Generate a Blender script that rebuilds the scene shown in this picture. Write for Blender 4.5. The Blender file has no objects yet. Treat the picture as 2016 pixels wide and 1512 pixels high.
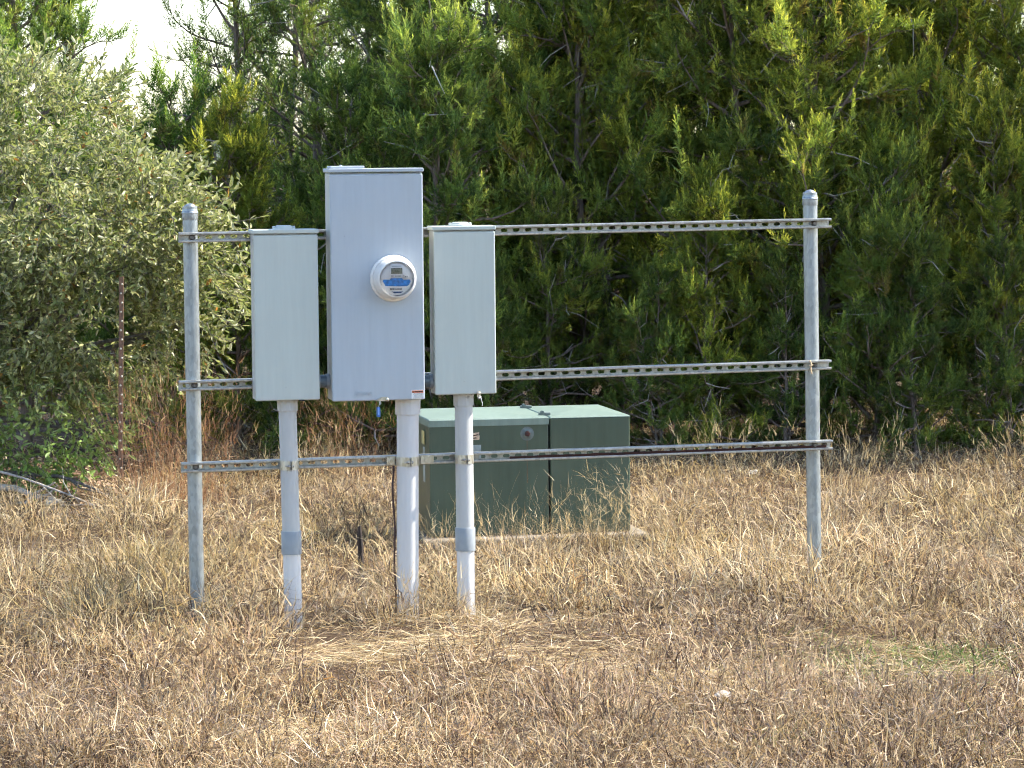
import bpy, bmesh, math, random
import numpy as np
from mathutils import Vector, Matrix

R = math.radians
S = bpy.context.scene
COL = S.collection

# ------------------------------------------------------------------ camera
CAM_H = 1.895
cam_d = bpy.data.cameras.new('camera')
cam = bpy.data.objects.new('camera', cam_d)
COL.objects.link(cam)
cam_d.sensor_width = 36.0
cam_d.lens = 114.3
cam_d.clip_start = 0.1
cam_d.clip_end = 8000.0
cam.matrix_world = (Matrix.Translation((0, 0, CAM_H)) @ Matrix.Rotation(math.pi / 2 - R(4.0754), 4, 'X')
                    @ Matrix.Rotation(R(-0.54), 4, 'Z'))
S.camera = cam

# ------------------------------------------------------------------ sky, sun, exposure
SUN_EL, SUN_AZ = 45.0, 14.5          # azimuth measured from +X towards +Y (behind the rack, to the right)
W = bpy.data.worlds.new('World')
S.world = W
W.use_nodes = True
wt = W.node_tree
bg = wt.nodes['Background']
sky = wt.nodes.new('ShaderNodeTexSky')
sky.sky_type = 'NISHITA'
sky.sun_disc = False
sky.sun_elevation = R(SUN_EL)
sky.sun_rotation = R(90.0 - SUN_AZ)
sky.air_density = 1.0
sky.dust_density = 0.8
sky.ozone_density = 1.0
wt.links.new(sky.outputs[0], bg.inputs[0])
bg.inputs[1].default_value = 0.15

sun_d = bpy.data.lights.new('sun', 'SUN')
sun_d.energy = 4.4
sun_d.angle = R(0.55)
sun_d.color = (1.0, 0.93, 0.82)
sun = bpy.data.objects.new('sun', sun_d)
COL.objects.link(sun)
sdir = Vector((math.cos(R(SUN_EL)) * math.cos(R(SUN_AZ)), math.cos(R(SUN_EL)) * math.sin(R(SUN_AZ)), math.sin(R(SUN_EL))))
sun.rotation_euler = sdir.to_track_quat('Z', 'Y').to_euler()
sun.location = (6, 12, 12)

S.view_settings.view_transform = 'Standard'
S.view_settings.look = 'None'
S.view_settings.exposure = 1.55
S.view_settings.gamma = 1.0
S.view_settings.use_curve_mapping = False
S.render.film_transparent = False
S.cycles.max_bounces = 4
S.cycles.diffuse_bounces = 3
S.cycles.glossy_bounces = 2
S.cycles.transmission_bounces = 5
S.cycles.transparent_max_bounces = 8
S.cycles.filter_width = 1.15
S.cycles.use_denoising = True
S.cycles.denoising_input_passes = 'RGB_ALBEDO_NORMAL'
S.cycles.denoising_prefilter = 'FAST'
S.cycles.use_adaptive_sampling = True
S.cycles.adaptive_threshold = 0.09
S.cycles.adaptive_min_samples = 16


# ------------------------------------------------------------------ materials
def new_mat(name):
    m = bpy.data.materials.new(name)
    m.use_nodes = True
    nt = m.node_tree
    p = nt.nodes['Principled BSDF']
    return m, nt, p


def N(nt, kind, **kw):
    n = nt.nodes.new(kind)
    for k, v in kw.items():
        if hasattr(n, k):
            setattr(n, k, v)
        else:
            n.inputs[k.replace('_', ' ')].default_value = v
    return n


def ramp(nt, fac, stops):
    r = nt.nodes.new('ShaderNodeValToRGB')
    el = r.color_ramp.elements
    while len(el) < len(stops):
        el.new(0.5)
    for e, (p, c) in zip(el, stops):
        e.position = p
        e.color = (c[0], c[1], c[2], 1)
    nt.links.new(fac, r.inputs[0])
    return r


def coords(nt, scale=(1, 1, 1)):
    tc = nt.nodes.new('ShaderNodeTexCoord')
    mp = nt.nodes.new('ShaderNodeMapping')
    mp.inputs['Scale'].default_value = scale
    nt.links.new(tc.outputs['Object'], mp.inputs[0])
    return mp.outputs[0]


def simple(name, col, rough=0.5, metal=0.0, spec=0.5, var=0.0, scale=8.0, bump=0.0, bscale=200.0, stretch=(1, 1, 1), col2=None):
    m, nt, p = new_mat(name)
    p.inputs['Roughness'].default_value = rough
    p.inputs['Metallic'].default_value = metal
    p.inputs['Specular IOR Level'].default_value = spec
    v = coords(nt, stretch)
    if var or col2:
        nz = N(nt, 'ShaderNodeTexNoise', Scale=scale, Detail=5.0, Roughness=0.6)
        nt.links.new(v, nz.inputs['Vector'])
        c2 = col2 if col2 else [c * (1 - var) for c in col]
        c1 = col if col2 else [min(1, c * (1 + var)) for c in col]
        r = ramp(nt, nz.outputs[0], [(0.33, c2), (0.66, c1)])
        nt.links.new(r.outputs[0], p.inputs['Base Color'])
        rr = nt.nodes.new('ShaderNodeMapRange')
        rr.inputs[3].default_value = max(0.02, rough - 0.08)
        rr.inputs[4].default_value = min(1, rough + 0.1)
        nt.links.new(nz.outputs[0], rr.inputs[0])
        nt.links.new(rr.outputs[0], p.inputs['Roughness'])
    else:
        p.inputs['Base Color'].default_value = (*col, 1)
    if bump:
        b = N(nt, 'ShaderNodeTexNoise', Scale=bscale, Detail=3.0)
        nt.links.new(coords(nt), b.inputs['Vector'])
        bp = nt.nodes.new('ShaderNodeBump')
        bp.inputs['Strength'].default_value = bump
        bp.inputs['Distance'].default_value = 0.002
        nt.links.new(b.outputs[0], bp.inputs['Height'])
        nt.links.new(bp.outputs[0], p.inputs['Normal'])
    return m


def galvanised(name, base=(0.36, 0.39, 0.40), dark=(0.25, 0.275, 0.285), rough=0.42, metal=0.75, rust=0.0):
    m, nt, p = new_mat(name)
    p.inputs['Metallic'].default_value = metal
    vo = N(nt, 'ShaderNodeTexVoronoi', Scale=95.0)
    nt.links.new(coords(nt, (1, 1, 0.45)), vo.inputs['Vector'])
    nz = N(nt, 'ShaderNodeTexNoise', Scale=26.0, Detail=5.0, Roughness=0.65)
    nt.links.new(coords(nt, (1, 1, 0.3)), nz.inputs['Vector'])
    mx = nt.nodes.new('ShaderNodeMix')
    mx.data_type = 'FLOAT'
    mx.inputs[0].default_value = 0.35
    nt.links.new(nz.outputs[0], mx.inputs[2])
    sep = nt.nodes.new('ShaderNodeSeparateColor')
    nt.links.new(vo.outputs['Color'], sep.inputs[0])
    nt.links.new(sep.outputs[0], mx.inputs[3])
    r = ramp(nt, mx.outputs[0], [(0.3, dark), (0.72, base)])
    out = r.outputs[0]
    if rust:
        n2 = N(nt, 'ShaderNodeTexNoise', Scale=9.0, Detail=6.0, Roughness=0.7)
        nt.links.new(coords(nt, (1, 1, 1)), n2.inputs['Vector'])
        rr = ramp(nt, n2.outputs[0], [(0.6, (0, 0, 0)), (0.75, (rust, rust, rust))])
        mc = nt.nodes.new('ShaderNodeMix')
        mc.data_type = 'RGBA'
        nt.links.new(rr.outputs[0], mc.inputs[0])
        nt.links.new(out, mc.inputs[6])
        mc.inputs[7].default_value = (0.2, 0.12, 0.06, 1)
        out = mc.outputs[2]
    nt.links.new(out, p.inputs['Base Color'])
    mr = nt.nodes.new('ShaderNodeMapRange')
    mr.inputs[3].default_value = rough - 0.1
    mr.inputs[4].default_value = rough + 0.16
    nt.links.new(nz.outputs[0], mr.inputs[0])
    nt.links.new(mr.outputs[0], p.inputs['Roughness'])
    return m


def painted(name, col, rough=0.42, streak=0.05, dust=(0.45, 0.43, 0.38), spec=0.5):
    """enamel on sheet steel: faint rain streaks, chalky patches, tiny specks"""
    m, nt, p = new_mat(name)
    p.inputs['Specular IOR Level'].default_value = spec
    st = N(nt, 'ShaderNodeTexNoise', Scale=5.0, Detail=6.0, Roughness=0.65)
    nt.links.new(coords(nt, (9, 9, 0.6)), st.inputs['Vector'])
    bl = N(nt, 'ShaderNodeTexNoise', Scale=3.2, Detail=3.0)
    nt.links.new(coords(nt), bl.inputs['Vector'])
    sp = N(nt, 'ShaderNodeTexNoise', Scale=70.0, Detail=2.0)
    nt.links.new(coords(nt), sp.inputs['Vector'])
    r = ramp(nt, st.outputs[0], [(0.3, [c * (1 - streak) for c in col]), (0.7, [min(1, c * (1 + streak * .6)) for c in col])])
    m1 = nt.nodes.new('ShaderNodeMix'); m1.data_type = 'RGBA'
    mr = nt.nodes.new('ShaderNodeMapRange')
    mr.inputs[1].default_value = 0.42; mr.inputs[2].default_value = 0.75
    mr.inputs[3].default_value = 0.0; mr.inputs[4].default_value = 0.22
    nt.links.new(bl.outputs[0], mr.inputs[0])
    nt.links.new(mr.outputs[0], m1.inputs[0])
    nt.links.new(r.outputs[0], m1.inputs[6])
    m1.inputs[7].default_value = (*dust, 1)
    m2 = nt.nodes.new('ShaderNodeMix'); m2.data_type = 'RGBA'
    r2 = ramp(nt, sp.outputs[0], [(0.74, (0, 0, 0)), (0.80, (.7, .7, .7))])
    nt.links.new(r2.outputs[0], m2.inputs[0])
    nt.links.new(m1.outputs[2], m2.inputs[6])
    m2.inputs[7].default_value = (*[c * .55 for c in col], 1)
    nt.links.new(m2.outputs[2], p.inputs['Base Color'])
    m3 = nt.nodes.new('ShaderNodeMapRange')
    m3.inputs[3].default_value = rough - .07; m3.inputs[4].default_value = rough + .14
    nt.links.new(st.outputs[0], m3.inputs[0])
    nt.links.new(m3.outputs[0], p.inputs['Roughness'])
    b = N(nt, 'ShaderNodeTexNoise', Scale=6.0, Detail=2.0)
    nt.links.new(coords(nt), b.inputs['Vector'])
    bp = nt.nodes.new('ShaderNodeBump')
    bp.inputs['Strength'].default_value = 0.25
    bp.inputs['Distance'].default_value = 0.004
    nt.links.new(b.outputs[0], bp.inputs['Height'])
    nt.links.new(bp.outputs[0], p.inputs['Normal'])
    return m


def leafy(name, rough=0.5, trans=0.35, spec=0.3, gain=1.0, tgain=1.6):
    m, nt, p = new_mat(name)
    at = nt.nodes.new('ShaderNodeAttribute')
    at.attribute_name = 'col'
    oi = nt.nodes.new('ShaderNodeObjectInfo')
    mul = nt.nodes.new('ShaderNodeMix'); mul.data_type = 'RGBA'; mul.blend_type = 'MULTIPLY'
    mul.inputs[0].default_value = 1.0
    nt.links.new(at.outputs[0], mul.inputs[6])
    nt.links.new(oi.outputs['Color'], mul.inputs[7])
    nt.links.new(mul.outputs[2], p.inputs['Base Color'])
    p.inputs['Roughness'].default_value = rough
    p.inputs['Specular IOR Level'].default_value = spec
    tr = nt.nodes.new('ShaderNodeBsdfTranslucent')
    g = nt.nodes.new('ShaderNodeMix'); g.data_type = 'RGBA'; g.blend_type = 'MULTIPLY'; g.clamp_result = True
    g.inputs[0].default_value = 1.0
    nt.links.new(mul.outputs[2], g.inputs[6])
    g.inputs[7].default_value = (tgain, tgain, tgain * .8, 1)
    nt.links.new(g.outputs[2], tr.inputs[0])
    mx = nt.nodes.new('ShaderNodeMixShader')
    mx.inputs[0].default_value = trans
    nt.links.new(p.outputs[0], mx.inputs[1])
    nt.links.new(tr.outputs[0], mx.inputs[2])
    nt.links.new(mx.outputs[0], nt.nodes['Material Output'].inputs[0])
    return m


M = {}
M['galv'] = galvanised('galvanised_pipe')
M['strut'] = galvanised('strut_zinc', base=(0.46, 0.45, 0.41), dark=(0.31, 0.30, 0.27), rough=0.36, metal=0.7)
M['zinc'] = galvanised('zinc_hardware', base=(0.62, 0.6, 0.53), dark=(0.42, 0.38, 0.28), rough=0.35, metal=0.8)
M['bolt'] = simple('bolt_steel', (0.17, 0.155, 0.14), 0.45, 0.7, var=.25, scale=60)
M['boxgrey'] = painted('box_enamel_grey', (0.44, 0.485, 0.45))
M['boxblue'] = painted('box_enamel_bluegrey', (0.375, 0.425, 0.468))
M['boxside'] = painted('box_enamel_body', (0.42, 0.43, 0.41))
M['pvc'] = painted('pvc_grey_weathered', (0.44, 0.45, 0.445), rough=.5, streak=.05, dust=(.5, .45, .4))
M['pvcw'] = painted('pvc_pale_weathered', (0.55, 0.55, 0.55), rough=.5, streak=.05, dust=(.55, .5, .46))
M['pvcwhite'] = painted('pvc_white_weathered', (0.62, 0.615, 0.60), rough=.5, streak=.06, dust=(.52, .47, .42))
M['pvcdark'] = simple('pvc_dark', (0.24, 0.265, 0.285), .45, var=.12, scale=12)
M['pvcblue'] = simple('pvc_bluegrey', (0.10, 0.135, 0.16), .4, var=.15, scale=14)
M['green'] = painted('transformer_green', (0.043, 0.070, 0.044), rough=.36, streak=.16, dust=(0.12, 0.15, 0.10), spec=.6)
M['greentop'] = painted('transformer_green_sunlit', (0.175, 0.235, 0.19), rough=.42, streak=.2, dust=(0.27, 0.34, 0.29), spec=.7)  # lid green lightened to stand in for sun glare on the top
M['black'] = simple('black_gap', (0.012, 0.012, 0.012), .8)
M['hinge'] = simple('hinge_grey_green', (0.11, 0.135, 0.125), .5, var=.2, scale=40)
M['rustbolt'] = simple('rusted_bolt', (0.075, 0.022, 0.014), .7, col2=(0.03, 0.012, 0.01), scale=90)
M['ruststrip'] = simple('rusty_strip', (0.085, 0.026, 0.017), .85, col2=(0.03, 0.012, 0.010), scale=70, stretch=(1, 1, 2))
M['rust'] = simple('tpost_rust', (0.25, 0.14, 0.085), .85, col2=(0.11, 0.065, 0.042), scale=30, bump=.6, bscale=260)
M['stud'] = simple('tpost_worn_paint', (0.42, 0.38, 0.30), .7, var=.3, scale=60)
M['stake'] = simple('charred_wood', (0.035, 0.025, 0.02), .9, var=.5, scale=40, stretch=(1, 1, .2), bump=1.0, bscale=120)
M['cable'] = simple('cable_dark_red', (0.045, 0.018, 0.015), .6, var=.3, scale=50)
M['wirewhite'] = simple('pale_wire', (0.6, 0.6, 0.56), .5)
M['tagblue'] = simple('seal_tag_blue', (0.035, 0.12, 0.36), .4, var=.2, scale=60)
M['white'] = simple('label_white', (0.74, 0.74, 0.72), .5, var=.06, scale=30)
M['orange'] = simple('label_orange', (0.62, 0.17, 0.06), .5, var=.15, scale=40)
M['ink'] = simple('ink', (0.03, 0.03, 0.035), .6)
M['inkgrey'] = simple('ink_grey', (0.30, 0.30, 0.31), .6)
M['labelyellow'] = simple('label_yellow', (0.50, 0.42, 0.17), .55, var=.2, scale=30)
M['labelfaded'] = simple('label_faded', (0.28, 0.33, 0.32), .4, var=.25, scale=18)
M['labelblue'] = simple('meter_label_blue', (0.02, 0.20, 0.55), .45, var=.35, scale=70)
M['labelnavy'] = simple('meter_label_navy', (0.012, 0.06, 0.19), .45)
M['meterbody'] = simple('meter_ivory', (0.72, 0.70, 0.66), .38, var=.05, scale=20)
M['meterface'] = simple('meter_face', (0.62, 0.59, 0.57), .5, var=.05, scale=20)
M['lcd'] = simple('lcd_olive', (0.075, 0.08, 0.06), .25, var=.12, scale=30)
M['concrete'] = simple('concrete_pad', (0.30, 0.255, 0.195), .9, col2=(0.15, 0.125, 0.098), scale=14, bump=.9, bscale=70)
M['stone'] = simple('limestone', (0.62, 0.57, 0.48), .9, col2=(0.27, 0.225, 0.175), scale=9, bump=.9, bscale=60)
M['bark'] = simple('juniper_bark', (0.26, 0.20, 0.165), .95, col2=(0.11, 0.082, 0.068), scale=16, stretch=(3, 3, .5), bump=1, bscale=80)
M['deadwood'] = simple('dead_twig', (0.50, 0.46, 0.41), .9, col2=(0.24, 0.21, 0.18), scale=20, stretch=(2, 2, .6))
M['oakbark'] = simple('oak_bark', (0.21, 0.19, 0.165), .95, col2=(0.08, 0.07, 0.06), scale=18, stretch=(2, 2, .5), bump=1, bscale=70)
M['juniper'] = leafy('juniper_foliage', .5, .45, .3, tgain=1.7)
M['oak'] = leafy('oak_leaf', .40, .32, .5, tgain=1.8)
M['grass'] = leafy('dry_grass', .55, .22, .35, tgain=1.25)
M['litter'] = leafy('leaf_litter', .6, .1, .3)

m, nt, p = new_mat('meter_glass')
gl = nt.nodes.new('ShaderNodeBsdfGlossy'); gl.inputs['Roughness'].default_value = 0.06
tp = nt.nodes.new('ShaderNodeBsdfTransparent')
fr = nt.nodes.new('ShaderNodeFresnel'); fr.inputs[0].default_value = 1.45
mx = nt.nodes.new('ShaderNodeMixShader')
nt.links.new(fr.outputs[0], mx.inputs[0]); nt.links.new(tp.outputs[0], mx.inputs[1]); nt.links.new(gl.outputs[0], mx.inputs[2])
nt.links.new(mx.outputs[0], nt.nodes['Material Output'].inputs[0])
M['glass'] = m

# soil under the grass
m, nt, p = new_mat('dry_soil')
p.inputs['Roughness'].default_value = 0.95
p.inputs['Specular IOR Level'].default_value = 0.1
n1 = N(nt, 'ShaderNodeTexNoise', Scale=1.3, Detail=5.0, Roughness=.6); nt.links.new(coords(nt), n1.inputs['Vector'])
n2 = N(nt, 'ShaderNodeTexNoise', Scale=55.0, Detail=6.0, Roughness=.75); nt.links.new(coords(nt, (1, .6, 1)), n2.inputs['Vector'])
r1 = ramp(nt, n1.outputs[0], [(0.35, (0.085, 0.056, 0.036)), (0.55, (0.14, 0.095, 0.06)), (0.75, (0.24, 0.16, 0.095))])
r2 = ramp(nt, n2.outputs[0], [(0.3, (0.35, 0.33, 0.31)), (0.62, (1.0, 1.0, 1.0))])
mm = nt.nodes.new('ShaderNodeMix'); mm.data_type = 'RGBA'; mm.blend_type = 'MULTIPLY'; mm.inputs[0].default_value = 1
nt.links.new(r1.outputs[0], mm.inputs[6]); nt.links.new(r2.outputs[0], mm.inputs[7])
nt.links.new(mm.outputs[2], p.inputs['Base Color'])
bp = nt.nodes.new('ShaderNodeBump'); bp.inputs['Distance'].default_value = .02; bp.inputs['Strength'].default_value = .8
nt.links.new(n2.outputs[0], bp.inputs['Height']); nt.links.new(bp.outputs[0], p.inputs['Normal'])
M['soil'] = m
M['hill'] = simple('wooded_hill', (0.05, 0.066, 0.036), .95, col2=(0.028, 0.04, 0.022), scale=.05)


# ------------------------------------------------------------------ helpers
def tag(o, label=None, cat=None, group=None, kind=None):
    if label: o['label'] = label
    if cat: o['category'] = cat
    if group: o['group'] = group
    if kind: o['kind'] = kind
    return o


class Frame:
    """an upright local frame: x along the front, y into the scene, z up"""
    def __init__(s, ox, oy, ang):
        s.o = Vector((ox, oy, 0)); s.a = ang
        s.m = Matrix.Rotation(ang, 3, 'Z')

    def w(s, p):
        return s.o + s.m @ Vector(p)


def thing(name, frame, base, label, cat, group=None):
    e = bpy.data.objects.new(name, None)
    e.empty_display_size = 0.05
    COL.objects.link(e)
    e.location = frame.w(base)
    e.rotation_euler = (0, 0, frame.a)
    tag(e, label, cat, group)
    e['_b'] = list(base)
    return e


class MB:
    def __init__(s):
        s.v, s.f, s.sm = [], [], []

    def add(s, v, f, smooth=False):
        o = len(s.v)
        s.v += [tuple(p) for p in v]
        s.f += [tuple(i + o for i in q) for q in f]
        s.sm += [smooth] * len(f)
        return s

    def box(s, a, b, bev=0.0, seg=2):
        x0, y0, z0 = a; x1, y1, z1 = b
        if bev <= 0:
            v = [(x0, y0, z0), (x1, y0, z0), (x1, y1, z0), (x0, y1, z0), (x0, y0, z1), (x1, y0, z1), (x1, y1, z1), (x0, y1, z1)]
            return s.add(v, [(0, 3, 2, 1), (4, 5, 6, 7), (0, 1, 5, 4), (1, 2, 6, 5), (2, 3, 7, 6), (3, 0, 4, 7)])
        bm = bmesh.new()
        bmesh.ops.create_cube(bm, size=1)
        for q in bm.verts:
            q.co = ((x0 + x1) / 2 + q.co.x * (x1 - x0), (y0 + y1) / 2 + q.co.y * (y1 - y0), (z0 + z1) / 2 + q.co.z * (z1 - z0))
        bmesh.ops.bevel(bm, geom=bm.edges[:], offset=bev, segments=seg, affect='EDGES', profile=.5)
        bm.verts.index_update()
        s.add([q.co[:] for q in bm.verts], [[q.index for q in f.verts] for f in bm.faces])
        bm.free()
        return s

    def tube(s, pts, rad, n=12, cap=True, smooth=True):
        pts = [Vector(q) for q in pts]
        if not hasattr(rad, '__len__'): rad = [rad] * len(pts)
        v, f = [], []
        ref = None
        for i, q in enumerate(pts):
            t = (pts[min(i + 1, len(pts) - 1)] - pts[max(i - 1, 0)]).normalized()
            if ref is None:
                ref = Vector((0, 0, 1)) if abs(t.z) < .9 else Vector((1, 0, 0))
            a = t.cross(ref).normalized(); b = a.cross(t).normalized(); ref = b
            for k in range(n):
                an = 2 * math.pi * k / n
                v.append(q + (a * math.cos(an) + b * math.sin(an)) * rad[i])
        for i in range(len(pts) - 1):
            for k in range(n):
                k2 = (k + 1) % n
                f.append((i * n + k, i * n + k2, (i + 1) * n + k2, (i + 1) * n + k))
        s.add(v, f, smooth)
        if cap:
            s.add(v[:n], [tuple(range(n))]); s.add(v[-n:], [tuple(range(n - 1, -1, -1))])
        return s

    def lathe(s, prof, c, axis, n=40, smooth=True):
        """prof: list of (radius, distance along axis); repeated points give hard edges"""
        ax = Vector(axis).normalized()
        a = ax.orthogonal().normalized(); b = ax.cross(a)
        c = Vector(c)
        v, f = [], []
        for r, h in prof:
            for k in range(n):
                an = 2 * math.pi * k / n
                v.append(c + ax * h + (a * math.cos(an) + b * math.sin(an)) * max(r, 1e-5))
        for i in range(len(prof) - 1):
            if prof[i] == prof[i + 1]: continue
            for k in range(n):
                k2 = (k + 1) % n
                f.append((i * n + k, i * n + k2, (i + 1) * n + k2, (i + 1) * n + k))
        return s.add(v, f, smooth)

    def prism(s, poly, y0, y1):
        """poly in (x,z), extruded along y"""
        n = len(poly)
        v = [(x, y0, z) for x, z in poly] + [(x, y1, z) for x, z in poly]
        f = [tuple(range(n)), tuple(range(2 * n - 1, n - 1, -1))] + [(i, i + n, (i + 1) % n + n, (i + 1) % n) for i in range(n)]
        return s.add(v, f)

    def build(s, name, mat, parent=None, off=None, label=None):
        me = bpy.data.meshes.new(name)
        if off is None and parent is not None:
            q = parent
            while q is not None and '_b' not in q: q = q.parent
            off = list(q['_b']) if q is not None else (0, 0, 0)
        off = off or (0, 0, 0)
        me.from_pydata([(p[0] - off[0], p[1] - off[1], p[2] - off[2]) for p in s.v], [], s.f)
        me.polygons.foreach_set('use_smooth', s.sm)
        me.materials.append(mat)
        me.update()
        bm = bmesh.new(); bm.from_mesh(me)
        bmesh.ops.recalc_face_normals(bm, faces=bm.faces[:])
        bm.to_mesh(me); bm.free()
        o = bpy.data.objects.new(name, me)
        COL.objects.link(o)
        if parent: o.parent = parent
        if label: o['label'] = label
        return o


def text_geo(txt, size, extrude, bold=0.0):
    cu = bpy.data.curves.new('lettering', 'FONT')
    cu.body = txt; cu.size = size; cu.extrude = extrude; cu.align_x = 'CENTER'; cu.align_y = 'CENTER'
    cu.offset = bold; cu.resolution_u = 3
    ob = bpy.data.objects.new('lettering', cu)
    me = ob.to_mesh()
    v = [q.co.copy() for q in me.vertices]; f = [tuple(q.vertices) for q in me.polygons]
    ob.to_mesh_clear()
    bpy.data.objects.remove(ob); bpy.data.curves.remove(cu)
    return v, f


def lettering(mb, txt, size, extrude, x, y, z, bold=0.0, sx=1.0):
    v, f = text_geo(txt, size, extrude, bold)
    return mb.add([(x + q.x * sx, y - q.z, z + q.y) for q in v], f)


def np_mesh(name, mat, V, Fs, col=None, smooth=False, parent=None, loc=None):
    """V (n,3); Fs list of int arrays (k,3) or (k,4); col (n,3)"""
    me = bpy.data.meshes.new(name)
    V = np.ascontiguousarray(V, dtype=np.float32)
    me.vertices.add(len(V)); me.vertices.foreach_set('co', V.ravel())
    loops = np.concatenate([f.ravel() for f in Fs]).astype(np.int32)
    tot = np.concatenate([np.full(len(f), f.shape[1], np.int32) for f in Fs])
    start = np.concatenate([[0], np.cumsum(tot)[:-1]]).astype(np.int32)
    me.loops.add(len(loops)); me.loops.foreach_set('vertex_index', loops)
    me.polygons.add(len(tot)); me.polygons.foreach_set('loop_start', start)
    try:
        me.polygons.foreach_set('loop_total', tot)
    except Exception:
        pass
    me.polygons.foreach_set('use_smooth', np.full(len(tot), smooth, dtype=bool))
    if col is not None:
        ca = me.color_attributes.new('col', 'FLOAT_COLOR', 'POINT')
        c4 = np.ones((len(V), 4), np.float32); c4[:, :3] = col
        ca.data.foreach_set('color', c4.ravel())
    me.update(calc_edges=True)
    me.materials.append(mat)
    o = bpy.data.objects.new(name, me)
    COL.objects.link(o)
    if parent: o.parent = parent
    if loc is not None: o.location = loc
    return o


def nrm(a):
    return a / np.maximum(np.linalg.norm(a, axis=-1, keepdims=True), 1e-9)


def vnoise(x, y, seed=0):
    """smooth value noise 0..1"""
    xi, yi = np.floor(x).astype(np.int64), np.floor(y).astype(np.int64)
    fx, fy = x - xi, y - yi
    fx = fx * fx * (3 - 2 * fx); fy = fy * fy * (3 - 2 * fy)

    def h(a, b):
        k = (a * 374761393 + b * 668265263 + seed * 974711) & 0x7fffffff
        k = ((k ^ (k >> 13)) * 1274126177) & 0x7fffffff
        return ((k ^ (k >> 16)) & 0xffff) / 65535.0
    return (h(xi, yi) * (1 - fx) + h(xi + 1, yi) * fx) * (1 - fy) + (h(xi, yi + 1) * (1 - fx) + h(xi + 1, yi + 1) * fx) * fy


def ground_z(x, y):
    x = np.asarray(x, float); y = np.asarray(y, float)
    near = np.clip(1 - (np.maximum(np.abs(x) - 7, 0) + np.maximum(np.abs(y - 16) - 9, 0)) / 6, 0, 1)
    z = 0.07 * (vnoise(x * 1.1, y * 1.1, 3) - .5) + 0.045 * (vnoise(x * 3.1, y * 3.1, 5) - .5)
    return z * near - 0.02


# ------------------------------------------------------------------ ground and far hills
gx = np.concatenate([-np.geomspace(3000, 9, 14), np.linspace(-8, 8, 130), np.geomspace(9, 3000, 14)])
gy = np.concatenate([[-3000, -500, -100, -20, 0, 5], np.linspace(7, 28, 150), np.geomspace(29.5, 3500, 22)])
GX, GY = np.meshgrid(gx, gy)
GZ = ground_z(GX, GY)
nx, ny = len(gx), len(gy)
idx = np.arange(nx * ny).reshape(ny, nx)
quads = np.stack([idx[:-1, :-1], idx[:-1, 1:], idx[1:, 1:], idx[1:, :-1]], -1).reshape(-1, 4)
tag(np_mesh('ground', M['soil'], np.stack([GX, GY, GZ], -1).reshape(-1, 3), [quads], smooth=True), kind='structure')

rng = np.random.default_rng(11)
hx = np.linspace(-900, 900, 90); hy = np.linspace(1100, 1700, 14)
HX, HY = np.meshgrid(hx, hy)
prof = np.sin(np.linspace(0, math.pi, 14))[:, None]
HZ = prof * (3.5 + 7 * vnoise(HX / 190, HY / 900, 4) + 1.6 * vnoise(HX / 12, HY / 60, 8)) - 1
idx = np.arange(90 * 14).reshape(14, 90)
quads = np.stack([idx[:-1, :-1], idx[:-1, 1:], idx[1:, 1:], idx[1:, :-1]], -1).reshape(-1, 4)
tag(np_mesh('hills', M['hill'], np.stack([HX, HY, HZ], -1).reshape(-1, 3), [quads], smooth=True), kind='structure')

# ------------------------------------------------------------------ equipment rack
RK = Frame(-1.2914, 13.15, math.atan2(0.21016, 0.97767))   # local x = along the rails, -y = towards the viewer
Y_RF = -0.0712                                             # front plane of the rails
rack = thing('equipment_rack', RK, (1.3, 0, 0), 'galvanized steel rack of two capped posts and three slotted rails', 'rack')


def post(u0, u1, zt):
    o = MB().tube([(u0, 0, -.3), (u0, 0, 0), ((u0 + u1) / 2, 0, zt / 2), (u1, 0, zt - .012)], .0302, 28).build('post', M['galv'], rack)
    c = MB()
    pr = [(.0318, -.042), (.0318, -.042), (.0325, -.040), (.0325, -.020), (.0325, -.020), (.0335, -.018), (.0335, -.012), (.0322, -.010), (.0322, -.010)]
    pr += [(.0318 * math.cos(a), -.010 + .034 * math.sin(a)) for a in np.linspace(0, math.pi / 2 - .02, 14)]
    c.lathe(pr, (u1, 0, zt - .024), (0, 0, 1), 28)
    c.build('cap', M['galv'], o)
    return o


post_l = post(0.0, -.003, 1.702)
post_r = post(2.627, 2.6105, 1.727)


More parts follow.
